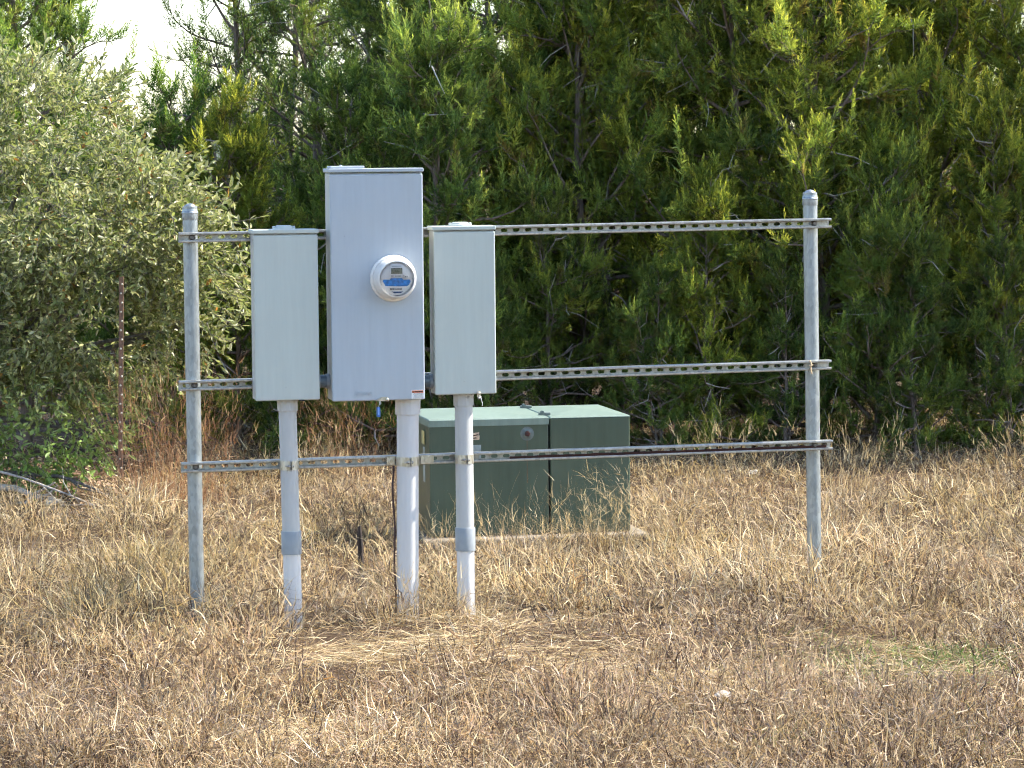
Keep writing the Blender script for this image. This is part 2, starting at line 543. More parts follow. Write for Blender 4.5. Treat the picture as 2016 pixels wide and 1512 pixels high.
def rail(u0, u1, zl, zr, name='strut_rail'):
    """slotted C channel, open side to the viewer; zl, zr centre heights at both ends"""
    mb = MB()
    hh, t, dep = .0206, .0026, .041
    yb, yf = -.0305, Y_RF
    sl = (zr - zl) / (u1 - u0)
    zc = lambda u: zl + (u - u0) * sl
    # flanges and lips as one extruded strip (outer and inner outline), top and bottom
    for sg in (1, -1):
        out = [(yb, hh), (yf + .003, hh), (yf + .0008, hh - .0008), (yf, hh - .003), (yf, hh - .0085), (yf + .0008, hh - .0098), (yf + .0022, hh - .0104), (yf + .0085, hh - .0104)]
        inn = [(yb, hh - t), (yf + .0035, hh - t), (yf + .0028, hh - t - .0004), (yf + t, hh - t - .001), (yf + t, hh - .0075), (yf + t + .0002, hh - .0080), (yf + .003, hh - .0082), (yf + .0085, hh - .0082)]
        poly = out + inn[::-1]
        n = len(poly)
        us = np.linspace(u0, u1, 13)
        rnd = random.Random(int(zl * 100) + sg)
        v = []
        for u in us:
            dz = rnd.uniform(-.0006, .0006)
            v += [(u, y, zc(u) + sg * z + dz) for y, z in poly]
        f = []
        for i in range(len(us) - 1):
            f += [(i * n + k, i * n + (k + 1) % n, (i + 1) * n + (k + 1) % n, (i + 1) * n + k) for k in range(n)]
        f += [tuple(range(n)), tuple(range((len(us) - 1) * n, len(us) * n))]
        mb.add(v, f)
    # web with real slots every 50.8 mm
    k0 = math.ceil((u0 - .0679 + .0254) / .0508)
    cells, u = [], u0
    kk = k0
    while True:
        c = .0679 + .0508 * kk
        a, b = c - .0254, c + .0254
        if b > u1: break
        if a - u > 1e-4: cells.append((u, a, None))
        cells.append((a, b, c)); u = b; kk += 1
    if u1 - u > 1e-4: cells.append((u, u1, None))
    H2 = hh - t
    yw0, yw1 = yb, yb - t
    for a, b, c in cells:
        if c is None:
            z0, z1 = zc(a), zc(b)
            v = [(a, yw1, z0 - H2), (b, yw1, z1 - H2), (b, yw1, z1 + H2), (a, yw1, z0 + H2), (a, yw0, z0 - H2), (b, yw0, z1 - H2), (b, yw0, z1 + H2), (a, yw0, z0 + H2)]
            mb.add(v, [(0, 1, 2, 3), (4, 7, 6, 5)])
            continue
        m_ = 7
        hs, ho = .0072, .0072
        sp = []
        for k in range(m_):
            an = -math.pi / 2 + math.pi * k / (m_ - 1)
            sp.append((c + ho + hs * math.cos(an), hs * math.sin(an)))
        for k in range(m_):
            an = math.pi / 2 + math.pi * k / (m_ - 1)
            sp.append((c - ho + hs * math.cos(an), hs * math.sin(an)))
        rc = [(c + .008, -H2), (b, -H2), (b, -H2 / 2), (b, 0), (b, H2 / 2), (b, H2), (c + .008, H2),
              (c - .008, H2), (a, H2), (a, H2 / 2), (a, 0), (a, -H2 / 2), (a, -H2), (c - .008, -H2)]
        n = len(sp)
        v = [(x, yw1, zc(x) + z) for x, z in rc] + [(x, yw1, zc(x) + z) for x, z in sp] + [(x, yw0, zc(x) + z) for x, z in sp] + [(x, yw0, zc(x) + z) for x, z in rc]
        f = []
        for k in range(n):
            k2 = (k + 1) % n
            f += [(k, k2, n + k2, n + k), (n + k, n + k2, 2 * n + k2, 2 * n + k), (2 * n + k, 2 * n + k2, 3 * n + k2, 3 * n + k)]
        mb.add(v, f)
    o = mb.build(name, M['strut'], rack)
    for ub in (0.0, 2.617):
        z = zc(ub)
        MB().lathe([(0, .0155), (.0075, .0155), (.0075, .0155), (.0095, .013), (.0095, .0045), (.0095, .0045), (.0135, .0045), (.0135, .0045), (.0135, .001)],
                   (ub, yb - t, z), (0, -1, 0), 12, False).build('bolt', M['bolt'], o)
    return o, zc


rail_t, zc_t = rail(-.056, 2.6825, 1.5648, 1.5868)
rail_m, zc_m = rail(-.0655, 2.681, .9675, .9915)
rail_b, zc_b = rail(-.061, 2.687, .6360, .6528)
# rusty strip lying in the bottom rail
mb = MB()
us = np.linspace(1.30, 2.665, 60)
rnd = random.Random(4)
for a, b in zip(us[:-1], us[1:]):
    za, zb = zc_b(a) - .0175, zc_b(b) - .0175
    h1 = .0155 + rnd.uniform(-.0015, .0015)
    mb.add([(a, -.048, za), (b, -.048, zb), (b, -.048, zb + h1), (a, -.048, za + h1), (a, -.043, za), (b, -.043, zb), (b, -.043, zb + h1), (a, -.043, za + h1)],
           [(0, 1, 2, 3), (3, 2, 6, 7), (4, 7, 6, 5)])
mb.build('rusty_strip', M['ruststrip'], rail_b, label='dark rust red strip inside the lowest rail')
# two fitting plates on the lowest rail beside the middle conduit
for a, b, hole in ((.778, .812, .790), (.918, .974, .944)):
    pl = MB().box((a, Y_RF - .006, zc_b((a + b) / 2) - .0185), (b, Y_RF - .001, zc_b((a + b) / 2) + .0185), .0012, 1).build('fitting_plate', M['zinc'], rail_b)
# plate bolts are sub-sub parts otherwise, so they hang on the rail as bolts
for ub in (.795, .942):
    MB().lathe([(0, .009), (.0075, .009), (.0075, .009), (.0075, .003), (.0075, .003), (.0115, .003), (.0115, .003), (.0115, 0)], (ub, Y_RF - .006, zc_b(ub)), (0, -1, 0), 8, False).build('bolt', M['zinc'], rail_b)
# bit of pale twine on the middle rail at the right post
MB().tube([(2.585, -.073, 1.012), (2.590, -.078, .995), (2.587, -.077, .975), (2.592, -.079, .955)], .0035, 6).tube([(2.580, -.077, .992), (2.590, -.079, .988), (2.598, -.077, .994)], .0035, 6).build('twine', simple('twine', (.55, .42, .26), .9, var=.2), rail_m)


# ------------------------------------------------------------------ electrical boxes
def enclosure(name, u0, u1, z0, z1, dep, label, mat, cap_h, hub, hubkind, over=.006):
    yb, yf = Y_RF - .001, Y_RF - .001 - dep
    t = thing(name, RK, ((u0 + u1) / 2, (yb + yf) / 2, z0), label, 'electrical box')
    MB().box((u0 + .002, yf + .012, z0 + .003), (u1 - .002, yb, z1 - .004), .003).build('body', M['boxside'], t)
    # front cover: a shallow pan with folded edges
    cv = MB().box((u0, yf, z0), (u1, yf + .020, z1 - .009), .0055, 3).build('cover', mat, t)
    # rain cap overhanging front and sides
    c = MB()
    zt = z1 + .014
    c.box((u0 - over, yf - over * .7, zt - cap_h), (u1 + over * .6, yb + .0, zt), .0035, 3)
    c.build('rain_cap', mat, t)
    h0, h1 = hub
    hm, hr = (h0 + h1) / 2, (h1 - h0) / 2
    hb = MB()
    ym = (yb + yf) / 2
    if hubkind == 'oval':
        pr = [(.001, .0), (hr, 0), (hr, 0), (hr, .004), (hr * .93, .0062), (hr * .74, .0065), (hr * .70, .013), (hr * .70, .013), (hr * .62, .015), (.001, .015)]
        hb.lathe(pr, (hm, ym, zt), (0, 0, 1), 28)
        for sx in (-1, 1):
            hb.lathe([(.007, 0), (.007, .008), (.007, .008), (.005, .0095), (.001, .0098)], (hm + sx * hr * .86, ym, zt + .003), (0, 0, 1), 10)
    else:
        hb.box((h0, ym - .045, zt + .0003), (h1, ym + .05, zt + .010), .003)
        hb.lathe([(.005, 0), (.005, .004), (.001, .0045)], (hm - .02, ym, zt + .010), (0, 0, 1), 8)
    hb.build('hub_plate', mat, t)
    return t, cv, yf


boxL, coverL, yfL = enclosure('breaker_box', .2285, .4885, .9077, 1.5815, .115, 'pale grey box left of the meter, hung on the rails', M['boxgrey'], .017, (.3127, .4054), 'oval')
boxB, coverB, yfB = enclosure('meter_cabinet', .536, .9149, .900, 1.8225, .140, 'tall blue grey cabinet in the middle that carries the round meter', M['boxblue'], .016, (.5431, .6821), 'plate', over=.006)
boxR, coverR, yfR = enclosure('breaker_box', .962, 1.2160, .9140, 1.5850, .115, 'pale grey box right of the meter with wire seal under it', M['boxgrey'], .017, (1.035, 1.130), 'oval')
boxL['group'] = boxR['group'] = 'pair of small electrical boxes'
# pull latch slot of the left box, seal hasp of the right box
MB().box((.403, yfL - .003, .9045), (.425, yfL + .004, .9095), .0006, 1).build('latch', M['black'], boxL)
mb = MB().box((1.134, yfR - .008, .902), (1.148, yfR - .001, .927), .0015, 1)
mb.lathe([(.001, .007), (.006, .006), (.007, 0)], (1.141, yfR - .007, .918), (0, -1, 0), 10)
mb.build('hasp', M['zinc'], boxR)
for x, z in ((.252, 1.555), (.466, 1.555)):
    MB().lathe([(.001, .0035), (.004, .003), (.0055, 0)], (x - .02, yfL + .020, z), (0, -1, 0), 10).build('screw', M['zinc'], boxL)
# tall cabinet: embossed word, warning label, hasp
mb = MB()
lettering(mb, 'EATON', .0200, .0024, .6630, yfB - .0002, .9285, .0003, 1.05)
mb.build('embossed_lettering', M['boxblue'], coverB)
lab = MB().box((.8590, yfB - .0012, .9035), (.9085, yfB + .001, .9390)).build('warning_label', M['white'], coverB, label='white warning label with orange heading')
MB().box((.8605, yfB - .0019, .9275), (.9070, yfB - .0012, .9372)).build('warning_band', M['orange'], coverB)
mb = MB().prism([(.8618, .9288), (.8688, .9288), (.8653, .9358)], yfB - .0027, yfB - .0019)
lettering(mb, 'WARNING', .0078, .0003, .8882, yfB - .0023, .9322, .0003, .93)
mb.build('warning_lettering', M['ink'], coverB)
mb = MB()
rnd = random.Random(2)
for i, z in enumerate(np.linspace(.9245, .9065, 6)):
    x = .8625 + rnd.uniform(0, .006)
    while x < .905:
        w_ = rnd.uniform(.002, .006)
        mb.box((x, yfB - .0017, z - .0009), (min(x + w_, .906), yfB - .0012, z + .0009))
        x += w_ + .0014
mb.build('warning_fine_print', M['inkgrey'], coverB)
mb = MB().prism([(.709, .8995), (.765, .8965), (.768, .906), (.757, .9135), (.738, .9145), (.728, .911)], yfB - .006, yfB - .0005)
mb.lathe([(.001, .006), (.005, .0055), (.0072, .002), (.0072, 0)], (.757, yfB - .006, .904), (0, -1, 0), 12)
mb.build('hasp', M['zinc'], boxB)
MB().prism([(.7135, .900), (.717, .899), (.735, .9125), (.731, .9145)], yfB - .0115, yfB - .0065).build('hasp_arm', M['strut'], boxB)

# blue seal tag hanging on a wire from the hasp
t = thing('seal_tag', RK, (.722, yfB - .006, .832), 'small blue plastic seal tag hanging under the tall cabinet', 'tag')
MB().tube([(.7245, yfB - .004, .899), (.7265, yfB - .007, .889), (.7225, yfB - .006, .876), (.7205, yfB - .006, .868)], .0013, 6).tube(
    [(.730, yfB - .004, .897), (.732, yfB - .007, .889), (.727, yfB - .007, .884)], .0012, 6).build('wire', M['wirewhite'], t)
MB().box((.7135, yfB - .010, .834), (.7285, yfB - .004, .874), .002).build('tag_body', M['tagblue'], t)
MB().box((.7185, yfB - .0116, .842), (.7235, yfB - .010, .872), .0005, 1).build('tag_strip', simple('tag_light_blue', (.18, .33, .60), .4), t)
t = thing('wire_seal', RK, (1.145, yfR - .004, .862), 'twisted pale wire seal hanging under the right hand box', 'wire')
MB().tube([(1.139, yfR - .006, .921), (1.143, yfR - .010, .910), (1.149, yfR - .008, .899), (1.152, yfR - .006, .886), (1.156, yfR - .006, .876), (1.154, yfR - .005, .866)], .0016, 6).tube(
    [(1.141, yfR - .006, .910), (1.146, yfR - .009, .902), (1.151, yfR - .007, .905)], .0014, 6).build('wire', M['wirewhite'], t)
MB().lathe([(.001, .006), (.0055, .005), (.0062, 0), (.005, -.004), (.001, -.005)], (1.141, yfR - .006, .8985), (0, -1, 0), 10).build('lead_seal', M['strut'], t)


# ------------------------------------------------------------------ electric meter
mu, mz = .7890, 1.3932
ym = yfB
meter = thing('electric_meter', RK, (mu, ym, mz), 'round electric meter with grey screen and blue label on the tall cabinet', 'meter')
AX = (0, -1, 0)
MB().lathe([(.0945, -.002), (.0945, .004), (.0945, .004), (.0925, .010), (.089, .0135), (.0855, .014), (.0855, .014), (.082, .008)], (mu, ym, mz), AX, 56).build('sealing_ring', M['meterbody'], meter)
MB().lathe([(.0835, .0), (.0845, .020), (.0840, .026), (.0815, .030), (.0815, .030), (.0800, .034), (.0775, .075), (.0755, .084), (.0735, .088), (.0735, .088), (.0700, .0895), (.0685, .0875), (.0685, .0875), (.0665, .079)],
           (mu, ym, mz), AX, 56).build('housing', M['meterbody'], meter)
yp = ym - .079
fp = MB().lathe([(.0685, 0), (.0685, .0008), (.0685, .0008), (.0001, .0008)], (mu, yp, mz), AX, 56, False).build('faceplate', M['meterface'], meter)
yq = yp - .0008
# lower white half
c = [(mu + .0655 * math.cos(a), mz + .0655 * math.sin(a)) for a in np.linspace(math.pi + .05, 2 * math.pi - .05, 28)]
MB().prism(c, yq - .0022, yq - .0001).build('lower_panel', M['white'], fp)
y2 = yq - .0022
rimp = [(mu + .0685 * math.cos(a), yq - .003, mz + .0685 * math.sin(a)) for a in np.linspace(math.pi + .03, 2 * math.pi - .03, 30)]
MB().tube(rimp, .0022, 6).build('panel_rim', M['white'], fp)
# blue label with a raised middle tab
bl = [(mu - .054, mz - .002), (mu - .057, mz - .008), (mu - .046, mz - .028), (mu + .041, mz - .030), (mu + .050, mz - .024), (mu + .057, mz - .010), (mu + .053, mz - .003), (mu + .026, mz - .003), (mu + .022, mz + .003), (mu - .024, mz + .003), (mu - .028, mz - .003)]
MB().prism(bl, y2 - .0012, y2 - .0001).build('blue_label', M['labelblue'], fp, label='blue printed label on the meter face')
MB().prism([(mu - .022, mz - .0505), (mu + .026, mz - .0505), (mu + .017, mz - .0565), (mu - .010, mz - .0575)], y2 - .0012, y2 - .0001).build('label_strip', M['labelnavy'], fp)
mb = MB()
rnd = random.Random(5)
x = mu - .028
while x < mu - .012:
    w_ = rnd.uniform(.001, .003); mb.box((x, y2 - .0011, mz - .0445), (x + w_, y2 - .0002, mz - .036)); x += w_ + .0014
x = mu - .006
while x < mu + .020:
    w_ = rnd.uniform(.0016, .0034); mb.box((x, y2 - .0011, mz - .0430), (x + w_, y2 - .0002, mz - .0385)); x += w_ + .0008
mb.build('print', M['ink'], fp)
# display
MB().box((mu - .027, yq - .006, mz + .003), (mu + .027, yq - .0001, mz + .060), .0025).build('display_frame', M['meterface'], fp)
MB().box((mu - .0235, yq - .0072, mz + .0205), (mu + .0225, yq - .006, mz + .0440), .0004, 1).build('display', M['lcd'], fp)
MB().box((mu - .021, yq - .0072, mz + .0500), (mu + .019, yq - .006, mz + .0525), .0004, 1).build('display_slot', M['inkgrey'], fp)
mb = MB()
lettering(mb, 'FC', .0085, .0003, mu - .018, yq - .0065, mz + .0115, .0004)
for i in range(5):
    mb.box((mu - .006 + i * .005, yq - .0067, mz + .0085), (mu - .003 + i * .005, yq - .006, mz + .0140))
mb.build('display_print', M['inkgrey'], fp)
bt = MB().lathe([(.0115, 0), (.0115, .003), (.0115, .003), (.010, .004), (.0001, .004)], (mu + .0385, yq, mz + .0095), AX, 20).build('button', M['meterface'], fp)
MB().box((mu + .0335, yq - .0046, mz + .006), (mu + .0375, yq - .0041, mz + .0105)).box((mu + .0405, yq - .0046, mz + .006), (mu + .0440, yq - .0041, mz + .0105)).build('button_marks', M['ink'], fp)
MB().lathe([(.0685, .0885), (.0675, .094), (.064, .0975), (.058, .0990), (.03, .1002), (.0001, .1005)], (mu, ym, mz), AX, 48).build('glass_cover', M['glass'], meter)


# ------------------------------------------------------------------ conduits with straps
def conduit(u_top, u_bot, r, ztop, zfit, coup, label, mat, fit_r, straps=True):
    yc = Y_RF - r - .0025
    t = thing('conduit', RK, (u_bot, yc, 0), label, 'conduit', 'plastic conduits rising into the boxes')
    uz = lambda z: u_bot + (u_top - u_bot) * z / ztop
    zsp = sum(coup) / 2 if coup else -.25
    MB().tube([(uz(z), yc, z) for z in np.linspace(zsp, ztop - .001, 5)], r, 36, cap=False).build('pipe', mat, t)
    if coup:
        MB().tube([(uz(z), yc, z) for z in np.linspace(-.25, zsp, 4)], r - .0004, 36, cap=False).build('pipe', M['pvcwhite'], t, label='paler lower section of the conduit below the coupling')
    # terminal adapter with moulded ribs
    f = MB()
    n = 48
    rib = [fit_r + (.0016 if k % 6 == 0 else 0) for k in range(n)]
    rings = [(zfit, -.0022), (zfit + .0018, 0), (ztop - .014, 0), (ztop - .012, .0015), (ztop - .0008, .0015)]
    v = []
    for z, dr in rings:
        for k in range(n):
            a = 2 * math.pi * (k + .5) / n
            v.append((uz(z) + (rib[k] + dr) * math.cos(a), yc + (rib[k] + dr) * math.sin(a), z))
    fc = [(i * n + k, i * n + (k + 1) % n, (i + 1) * n + (k + 1) % n, (i + 1) * n + k) for i in range(len(rings) - 1) for k in range(n)]
    fc.append(tuple(range(n)))
    f.add(v, fc)
    f.build('adapter', mat, t)
    if coup:
        z0, z1 = coup
        cr = r + .0048
        MB().lathe([(r - .001, z0), (r - .001, z0), (cr, z0), (cr, z0), (cr, z0 + .002), (cr, z1 - .0015), (cr - .001, z1), (cr - .001, z1), (r - .001, z1)], (uz((z0 + z1) / 2), yc, 0), (0, 0, 1), 36).build('coupling', M['pvcdark'], t)
    # two half bands drawn together by a bolt at the front
    zs = zc_b(uz(.64)) + .001
    hh = .0185
    us = uz(zs)
    sb = MB()
    gap = .0035
    for sg in (-1, 1):
        ro, ri = r + .0024, r + .0004
        angs = np.linspace(0, math.pi * .62, 16)
        pts_o = [(us + sg * (gap + 0), yc - ro - .017), (us + sg * (gap + .0022), yc - ro - .017)]
        arc_o, arc_i = [], []
        for a in angs:
            a2 = max(a, gap / r)
            arc_o.append((us + sg * ro * math.sin(a2), yc - ro * math.cos(a2)))
            arc_i.append((us + sg * ri * math.sin(a2), yc - ri * math.cos(a2)))
        po = [(us + sg * (gap + .0022), yc - ro - .016), (us + sg * (gap + .0022), yc - ro - .0015)] + [q for q in arc_o if abs(q[0] - us) > gap + .003]
        pi = [(us + sg * gap, yc - ro - .016), (us + sg * gap, yc - ri)] + [q for q in arc_i if abs(q[0] - us) > gap + .003]
        nn = min(len(po), len(pi)); po, pi = po[:nn], pi[:nn]
        v = []
        for (a, b), (c_, d_) in zip(po, pi):
            v += [(a, b, zs - hh), (a, b, zs + hh), (c_, d_, zs + hh), (c_, d_, zs - hh)]
        fc = []
        for i in range(nn - 1):
            for k in range(4):
                fc.append((i * 4 + k, i * 4 + (k + 1) % 4, i * 4 + 4 + (k + 1) % 4, i * 4 + 4 + k))
        fc += [(0, 1, 2, 3), ((nn - 1) * 4, (nn - 1) * 4 + 1, (nn - 1) * 4 + 2, (nn - 1) * 4 + 3)]
        sb.add(v, fc)
    st = sb.build('strap', M['zinc'], t)
    yb = yc - r - .0115
    b = MB().tube([(us - .024, yb, zs - .001), (us + .014, yb, zs - .001)], .0032, 8)
    b.tube([(us - .0115, yb, zs - .001), (us - .0062, yb, zs - .001)], .0068, 6, smooth=False)
    b.tube([(us + .0062, yb, zs - .001), (us + .0105, yb, zs - .001)], .0072, 6, smooth=False)
    b.build('bolt', M['strut'], st)
    return t


conduit(.3665, .3795, .0363, .9075, .859, (.277, .3705), 'slim grey conduit with coupling rising into the left hand box', M['pvc'], .0408)
conduit(.8605, .8490, .0450, .8995, .834, None, 'thick pale conduit without coupling rising into the tall cabinet', M['pvcw'], .0515)
conduit(1.0935, 1.0960, .0368, .9140, .8625, (.266, .3612), 'slim grey conduit with coupling rising into the right hand box', M['pvc'], .0410)


def nipple(u0, u1, z, label):
    t = thing('conduit_nipple', RK, ((u0 + u1) / 2, Y_RF - .045, z - .03), label, 'conduit', 'short conduits joining the boxes')
    y = Y_RF - .045
    MB().tube([(u0 - .001, y, z), (u1 + .001, y, z)], .0265, 28).build('pipe', M['pvcblue'], t)
    MB().tube([(u0 + .0005, y, z), (u0 + .012, y, z)], .0305, 28).tube([(u1 - .012, y, z), (u1 - .0005, y, z)], .0305, 28).build('locknut', M['pvcdark'], t)


nipple(.4875, .537, .977, 'short dark conduit joining the left box to the tall cabinet')
nipple(.914, .963, .966, 'short dark conduit joining the tall cabinet to the right box')

# ground cable running down the left side of the thick conduit
t = thing('ground_cable', RK, (.7975, -.15, 0), 'dark red cable running down beside the thick middle conduit', 'cable')
rnd = random.Random(9)
pts = [(.806, -.075, .62), (.803, -.085, .585)] + [(.8005 + .003 * math.sin(z * 21) - .002, -.115 - .01 * math.sin(z * 9), z) for z in np.linspace(.55, .06, 16)] + [(.795, -.12, -.08)]
MB().tube(pts, .0042, 8).build('sheath', M['cable'], t)

# ------------------------------------------------------------------ pad-mounted transformer
TF = Frame(-0.400, 15.600, math.atan2(.19, .973))
TW, TD, TZ0, TZ1, SEAM = .991, .70, .045, .612, .588
tag(MB().box((-.05, -.11, -.25), (TW + .075, TD + .08, TZ0 - .002), .012, 2).build('concrete_pad', M['concrete'], off=(.5, .3, 0)), 'rough concrete pad under the green transformer', 'pad')
pad = bpy.data.objects['concrete_pad']
pad.location = TF.w((.5, .3, 0)); pad.rotation_euler = (0, 0, TF.a)
tr = thing('transformer', TF, (TW / 2, TD / 2, TZ0), 'dark green pad mounted transformer cabinet with pale sunlit top', 'transformer')


def hood(u0, u1, z1, peak, name):
    """steel hood with a cross-broken top"""
    b = MB().box((u0, 0, TZ0), (u1, TD, z1 - .0015), .006, 2)
    return b.build(name, M['green'], tr)


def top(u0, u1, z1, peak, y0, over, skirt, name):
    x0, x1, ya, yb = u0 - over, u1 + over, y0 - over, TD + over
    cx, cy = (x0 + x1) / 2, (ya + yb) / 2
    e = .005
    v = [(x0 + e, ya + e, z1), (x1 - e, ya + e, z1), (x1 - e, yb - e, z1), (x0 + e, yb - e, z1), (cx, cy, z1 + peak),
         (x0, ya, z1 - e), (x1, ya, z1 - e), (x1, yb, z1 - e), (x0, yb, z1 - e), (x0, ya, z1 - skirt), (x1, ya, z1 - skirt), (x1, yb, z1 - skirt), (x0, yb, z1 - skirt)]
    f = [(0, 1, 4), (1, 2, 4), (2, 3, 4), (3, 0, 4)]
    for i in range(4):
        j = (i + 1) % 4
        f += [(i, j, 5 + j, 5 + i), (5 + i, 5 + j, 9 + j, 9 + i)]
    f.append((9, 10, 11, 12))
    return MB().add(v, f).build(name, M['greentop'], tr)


MB().box((.02, .02, TZ0), (TW - .02, TD - .02, TZ1 - .03)).build('seam_shade_fill', M['black'], tr)  # black box inset to stand in for shade in the seam gap
hood(0, SEAM - .003, TZ1 - .002, .012, 'front_hood')
hood(SEAM + .006, TW, TZ1 - .002, .012, 'tank_cover')
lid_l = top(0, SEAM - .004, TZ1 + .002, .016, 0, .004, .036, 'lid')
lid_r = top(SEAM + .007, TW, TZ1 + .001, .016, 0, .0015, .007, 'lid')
# two small hinge knuckles on the seam
for y in (.10, .56):
    h = MB().box((SEAM - .030, y - .011, TZ1 + .003), (SEAM + .028, y + .011, TZ1 + .016), .003).tube([(SEAM - .012, y - .016, TZ1 + .018), (SEAM - .012, y + .016, TZ1 + .018)], .007, 10)
    h.build('hinge', M['hinge'], tr)
# recessed penta bolt on the front
bx, bz = .480, .535
dish = MB().lathe([(.034, .0006), (.030, .0012), (.022, .0014), (.018, .006), (.018, .006), (.014, .0075), (.014, .0075), (.0135, .002)], (bx, 0, bz), (0, -1, 0), 24)
dish.build('bolt_collar', M['hinge'], tr)
MB().lathe([(.0145, .0), (.0145, .0085), (.0145, .0085), (.012, .010), (.0001, .010)], (bx, 0, bz), (0, -1, 0), 5, False).build('bolt', M['rustbolt'], tr)
# thin rust run below it, and stickers
MB().box((bx - .0025, -.0012, bz - .24), (bx + .0010, -.0004, bz - .018)).build('rust_run', simple('rust_run', (.12, .085, .05), .8, var=.3, scale=25), tr)
s = MB().prism([(.195, .512), (.2435, .512), (.246, .530), (.241, .538), (.244, .548), (.195, .544)], -.0012, -.0003).build('torn_label', simple('torn_label_tan', (.55, .40, .28), .6, var=.3, scale=60), tr, label='torn white and orange warning label')
MB().prism([(.196, .5285), (.226, .531), (.240, .535), (.238, .539), (.210, .534), (.196, .533)], -.0019, -.0013).prism([(.200, .516), (.232, .519), (.228, .524), (.200, .521)], -.0019, -.0013).build('label_print', M['rustbolt'], tr)
MB().box((.150, -.0012, .405), (.252, -.0004, .487)).build('faded_sticker', M['labelfaded'], tr)
MB().box((-.0052, .12, .485), (-.0042, .20, .550)).build('yellow_sticker', M['labelyellow'], tr)
MB().box((-.0012, .13, .30), (-.0004, .19, .470)).build('side_plate', M['labelfaded'], tr)

# ------------------------------------------------------------------ T post and stake
TP = Frame(-2.13, 17.54, R(-12))
tpst = thing('fence_post', TP, (0, 0, 0), 'thin rusty steel T-shaped fence post beside the reddish grass', 'fence post')
T_H = 1.245
sec = [(-.0125, -.004), (.0125, -.004), (.0125, 0), (.0025, .001), (.002, .03), (-.002, .03), (-.0025, .001), (-.0125, 0)]
n = len(sec)
v = []
zz = np.linspace(-.3, T_H, 8)
for z in zz:
    dx = .030 * max(z, 0) / T_H
    v += [(x + dx, y, z) for x, y in sec]
f = [(i * n + k, i * n + (k + 1) % n, (i + 1) * n + (k + 1) % n, (i + 1) * n + k) for i in range(len(zz) - 1) for k in range(n)]
f += [tuple(range(n)), tuple(range((len(zz) - 1) * n, len(zz) * n))]
MB().add(v, f).build('shaft', M['rust'], tpst)
stud_me = None
for i in range(24):
    z = .06 + i * .0508 * .98
    dx = .030 * z / T_H
    if stud_me is None:
        o = MB().lathe([(.0065, 0), (.0055, .005), (.003, .0065), (.0001, .0067)], (0, 0, 0), (0, -1, 0), 8).build('stud', M['stud'], tpst, off=(0, 0, 0))
        stud_me = o.data
    else:
        o = bpy.data.objects.new('stud', stud_me); COL.objects.link(o); o.parent = tpst
    o.location = (dx + (.006 if i % 2 else -.001), -.004, z)
o = MB()
rnd = random.Random(3)
pts, rr = [], []
for z in np.linspace(-.15, .24, 9):
    pts.append((rnd.uniform(-.002, .002) - z * .02, rnd.uniform(-.002, .002), z)); rr.append(.0125 + rnd.uniform(-.0015, .0015))
rr[-1] = .006
o.tube(pts, rr, 7, smooth=False).add([(-.013, -.006, .19), (-.003, -.008, .19), (-.009, -.002, .232)], [(0, 1, 2)])
st = o.build('wooden_stake', M['stake'])
st.location = (-.68, 14.42, 0)
tag(st, 'short dark splintered stake in the grass left of the thick conduit', 'stake')


# ------------------------------------------------------------------ rocks, fallen branches
def rock(seed, loc, sc, label):
    bm = bmesh.new()
    bmesh.ops.create_icosphere(bm, subdivisions=3, radius=1)
    r = np.random.default_rng(seed)
    ph = r.uniform(0, 6, (5, 3)); fq = r.uniform(1.2, 3.6, (5, 3))
    pl = nrm(r.normal(size=(7, 3)))
    for q in bm.verts:
        c = np.array(q.co)
        d = 1 + .07 * sum(math.sin(float(fq[i] @ c) + ph[i, 0]) for i in range(5))
        for k in range(7):
            h = float(pl[k] @ c)
            if h > .72: d *= .72 / h
        q.co = Vector(c * d)
    me = bpy.data.meshes.new('rock'); bm.to_mesh(me); bm.free()
    me.materials.append(M['stone'])
    o = bpy.data.objects.new('rock', me); COL.objects.link(o)
    o.location = loc; o.scale = sc; o.rotation_euler = (.1, .05, seed)
    return tag(o, label, 'rock')


rock(1, (.70, 10.90, .058), (.046, .034, .015), 'small white limestone rock in the foreground grass')
rock(2, (1.38, 18.6, .045), (.036, .03, .024), 'small pale rock in far grass left of the right post')
rock(3, (-2.50, 17.62, .02), (.075, .05, .02), 'flat pale stone on the ground below the oak')


def branch(name, pts, r0, r1, twigs, seed, label, mat, group=None):
    r = np.random.default_rng(seed)
    pts = np.array(pts, float)
    mb = MB()
    k = len(pts)
    mb.tube(pts, list(np.linspace(r0, r1, k)), 8)
    for i in range(twigs):
        j = r.integers(1, k - 1)
        b = pts[j] + (pts[j + 1 if j + 1 < k else j] - pts[j]) * r.random()
        d = nrm((pts[-1] - pts[0]) / np.linalg.norm(pts[-1] - pts[0]) + r.normal(0, .7, 3))
        L = r.uniform(.12, .34)
        e = b + d * L * .5 + r.normal(0, .015, 3); g = e + d * L * .5 + r.normal(0, .03, 3)
        e[2] = max(e[2], .01); g[2] = max(g[2], .01)
        mb.tube([b, e, g], [r1 * .9, r1 * .7, r1 * .3], 5)
    o = mb.build(name, mat, off=tuple(pts[0]))
    o.location = pts[0]
    return tag(o, label, 'branch', group)


